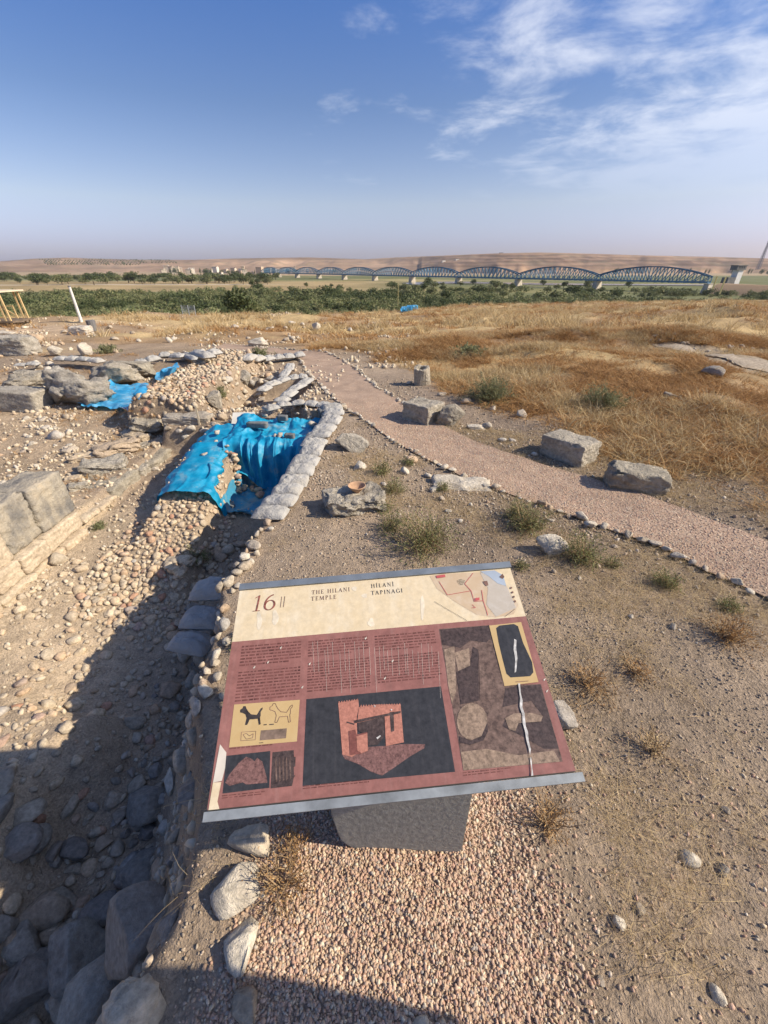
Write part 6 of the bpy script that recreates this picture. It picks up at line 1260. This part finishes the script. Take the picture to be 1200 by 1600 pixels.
shrub(640, 728, 30, 14, 'tiny weed left of the near path edging', leaf=.014, stems=30, seed=15); shrub(308, 880, 44, 34, 'green weed in the shaded trench below the cobble stub', leaf=.016, stems=70, seed=16); shrub(152, 826, 20, 12, 'small green weed below the squared wall', m_camel, .02, 40, 17); shrub(345, 618, 22, 16, 'green weed at foot of the cobble wall', m_camel, .03, 50, 18); shrub(405, 562, 46, 18, 'green bush above the white bag roll at the path bend', m_camel, .05, 90, 19); shrub(735, 556, 60, 14, 'low grey green bush on the mound beyond the column', m_camel, .05, 100, 20); shrub(300, 560, 24, 10, 'low green bush behind the curved bag roll', m_camel, .05, 50, 21); shrub(380, 1010, 40, 30, 'shaded weed on the bank beside the panel', leaf=.015, stems=40, seed=22); shrub(165, 553, 44, 14, 'grey green bush on far left terrace', m_camel, .05, 70, 23); shrub(815, 890, 30, 16, 'tiny weed above right end of the panel top', leaf=.01, stems=40, seed=24)
# brown dead weeds by the post
shrub(440, 1400, 120, 60, 'dead brown weed at the gravel edge left of the post', m_rust, .008, 90, 31, 8, 'dead_weed'); shrub(460, 1330, 70, 40, 'dead brown weed under the panel left of the post', m_rust, .008, 50, 32, 8, 'dead_weed'); shrub(860, 1300, 90, 60, 'dead brown weed under right end of the panel', m_rust, .008, 70, 33, 8, 'dead_weed'); shrub(930, 1085, 110, 40, 'rusty dead weed right of the panel', m_rust, .01, 90, 34, 8, 'dead_weed'); shrub(1000, 1060, 70, 24, 'low rusty weed right of the two oval stones', m_rust, .01, 50, 35, 8, 'dead_weed'); shrub(1030, 1190, 110, 30, 'straw coloured dead weed on the slope lower right', m_straw, .01, 60, 36, 6, 'dead_weed'); shrub(1150, 1010, 110, 50, 'rusty dry weed patch at the right photo edge', m_rust, .011, 120, 37, 8, 'dead_weed')

# ---- someone standing beside the camera, outside the frame, whose shadow reaches the gravel
def person():
    J = {'pel': (1.38, -0.16, .98), 'wai': (1.38, -0.16, 1.14), 'che': (1.38, -0.16, 1.36), 'nec': (1.37, -0.16, 1.52), 'hd0': (1.36, -0.14, 1.6), 'hd1': (1.35, -0.13, 1.72), 'hd2': (1.35, -0.13, 1.78),
         'sl': (1.36, 0.03, 1.45), 'el': (1.38, 0.06, 1.14), 'wl': (1.34, 0.07, .88), 'hl': (1.32, 0.07, .8), 'sr': (1.40, -0.34, 1.45), 'er': (1.41, -0.39, 1.14), 'wr': (1.38, -0.37, .88), 'hr': (1.36, -0.37, .8),
         'hpl': (1.38, -0.05, .92), 'kl': (1.36, -0.03, .5), 'al': (1.38, -0.03, .08), 'tl': (1.26, -0.02, .03), 'hpr': (1.38, -0.26, .92), 'kr': (1.36, -0.28, .5), 'ar': (1.38, -0.28, .08), 'tr': (1.26, -0.28, .03)}
    E_ = ['pel wai', 'wai che', 'che nec', 'nec hd0', 'hd0 hd1', 'hd1 hd2', 'che sl', 'sl el', 'el wl', 'wl hl', 'che sr', 'sr er', 'er wr', 'wr hr', 'pel hpl', 'hpl kl', 'kl al', 'al tl', 'pel hpr', 'hpr kr', 'kr ar', 'ar tr']
    rad = dict(pel=.15, wai=.14, che=.16, nec=.06, hd0=.085, hd1=.1, hd2=.07, sl=.075, el=.05, wl=.035, hl=.035, sr=.075, er=.05, wr=.035, hr=.035, hpl=.095, kl=.065, al=.05, tl=.04, hpr=.095, kr=.065, ar=.05, tr=.04)
    ks = list(J); me = bpy.data.meshes.new('person'); me.from_pydata([J[k] for k in ks], [tuple(ks.index(q) for q in e.split()) for e in E_], [])
    o = bpy.data.objects.new('person', me); C.objects.link(o); md = o.modifiers.new('skin', 'SKIN')
    if not me.skin_vertices: me.skin_vertices_new() if hasattr(me, 'skin_vertices_new') else None
    bm = bmesh.new(); bm.from_mesh(me); sl_ = bm.verts.layers.skin.verify(); bm.verts.ensure_lookup_table()
    for i, k in enumerate(ks): bm.verts[i][sl_].radius = (rad[k], rad[k]); bm.verts[i][sl_].use_root = (k == 'pel')
    bm.to_mesh(me); bm.free(); sb = o.modifiers.new('sub', 'SUBSURF'); sb.levels = 1; sb.render_levels = 2
    me.materials.append(mat_plain('dark_clothing', (.08, .09, .12), .9)); return tag(o, 'person in dark clothing standing right of the camera whose shadow falls on the gravel', 'person')
person()

# ---- haze of the valley air
HB = boxes('haze', [(0, 1500, 42, 9000, 7400, 118)]); hm = bpy.data.materials.new('haze'); hm.use_nodes = True; hn_ = hm.node_tree; hn_.nodes.clear()
ho = hn_.nodes.new('ShaderNodeOutputMaterial'); pv_ = hn_.nodes.new('ShaderNodeVolumePrincipled'); pv_.inputs['Density'].default_value = 6e-5; pv_.inputs['Color'].default_value = (.86, .9, 1, 1); pv_.inputs['Anisotropy'].default_value = .2; hn_.links.new(pv_.outputs[0], ho.inputs['Volume'])
HB.materials.append(hm); stuff(ob('haze', HB))
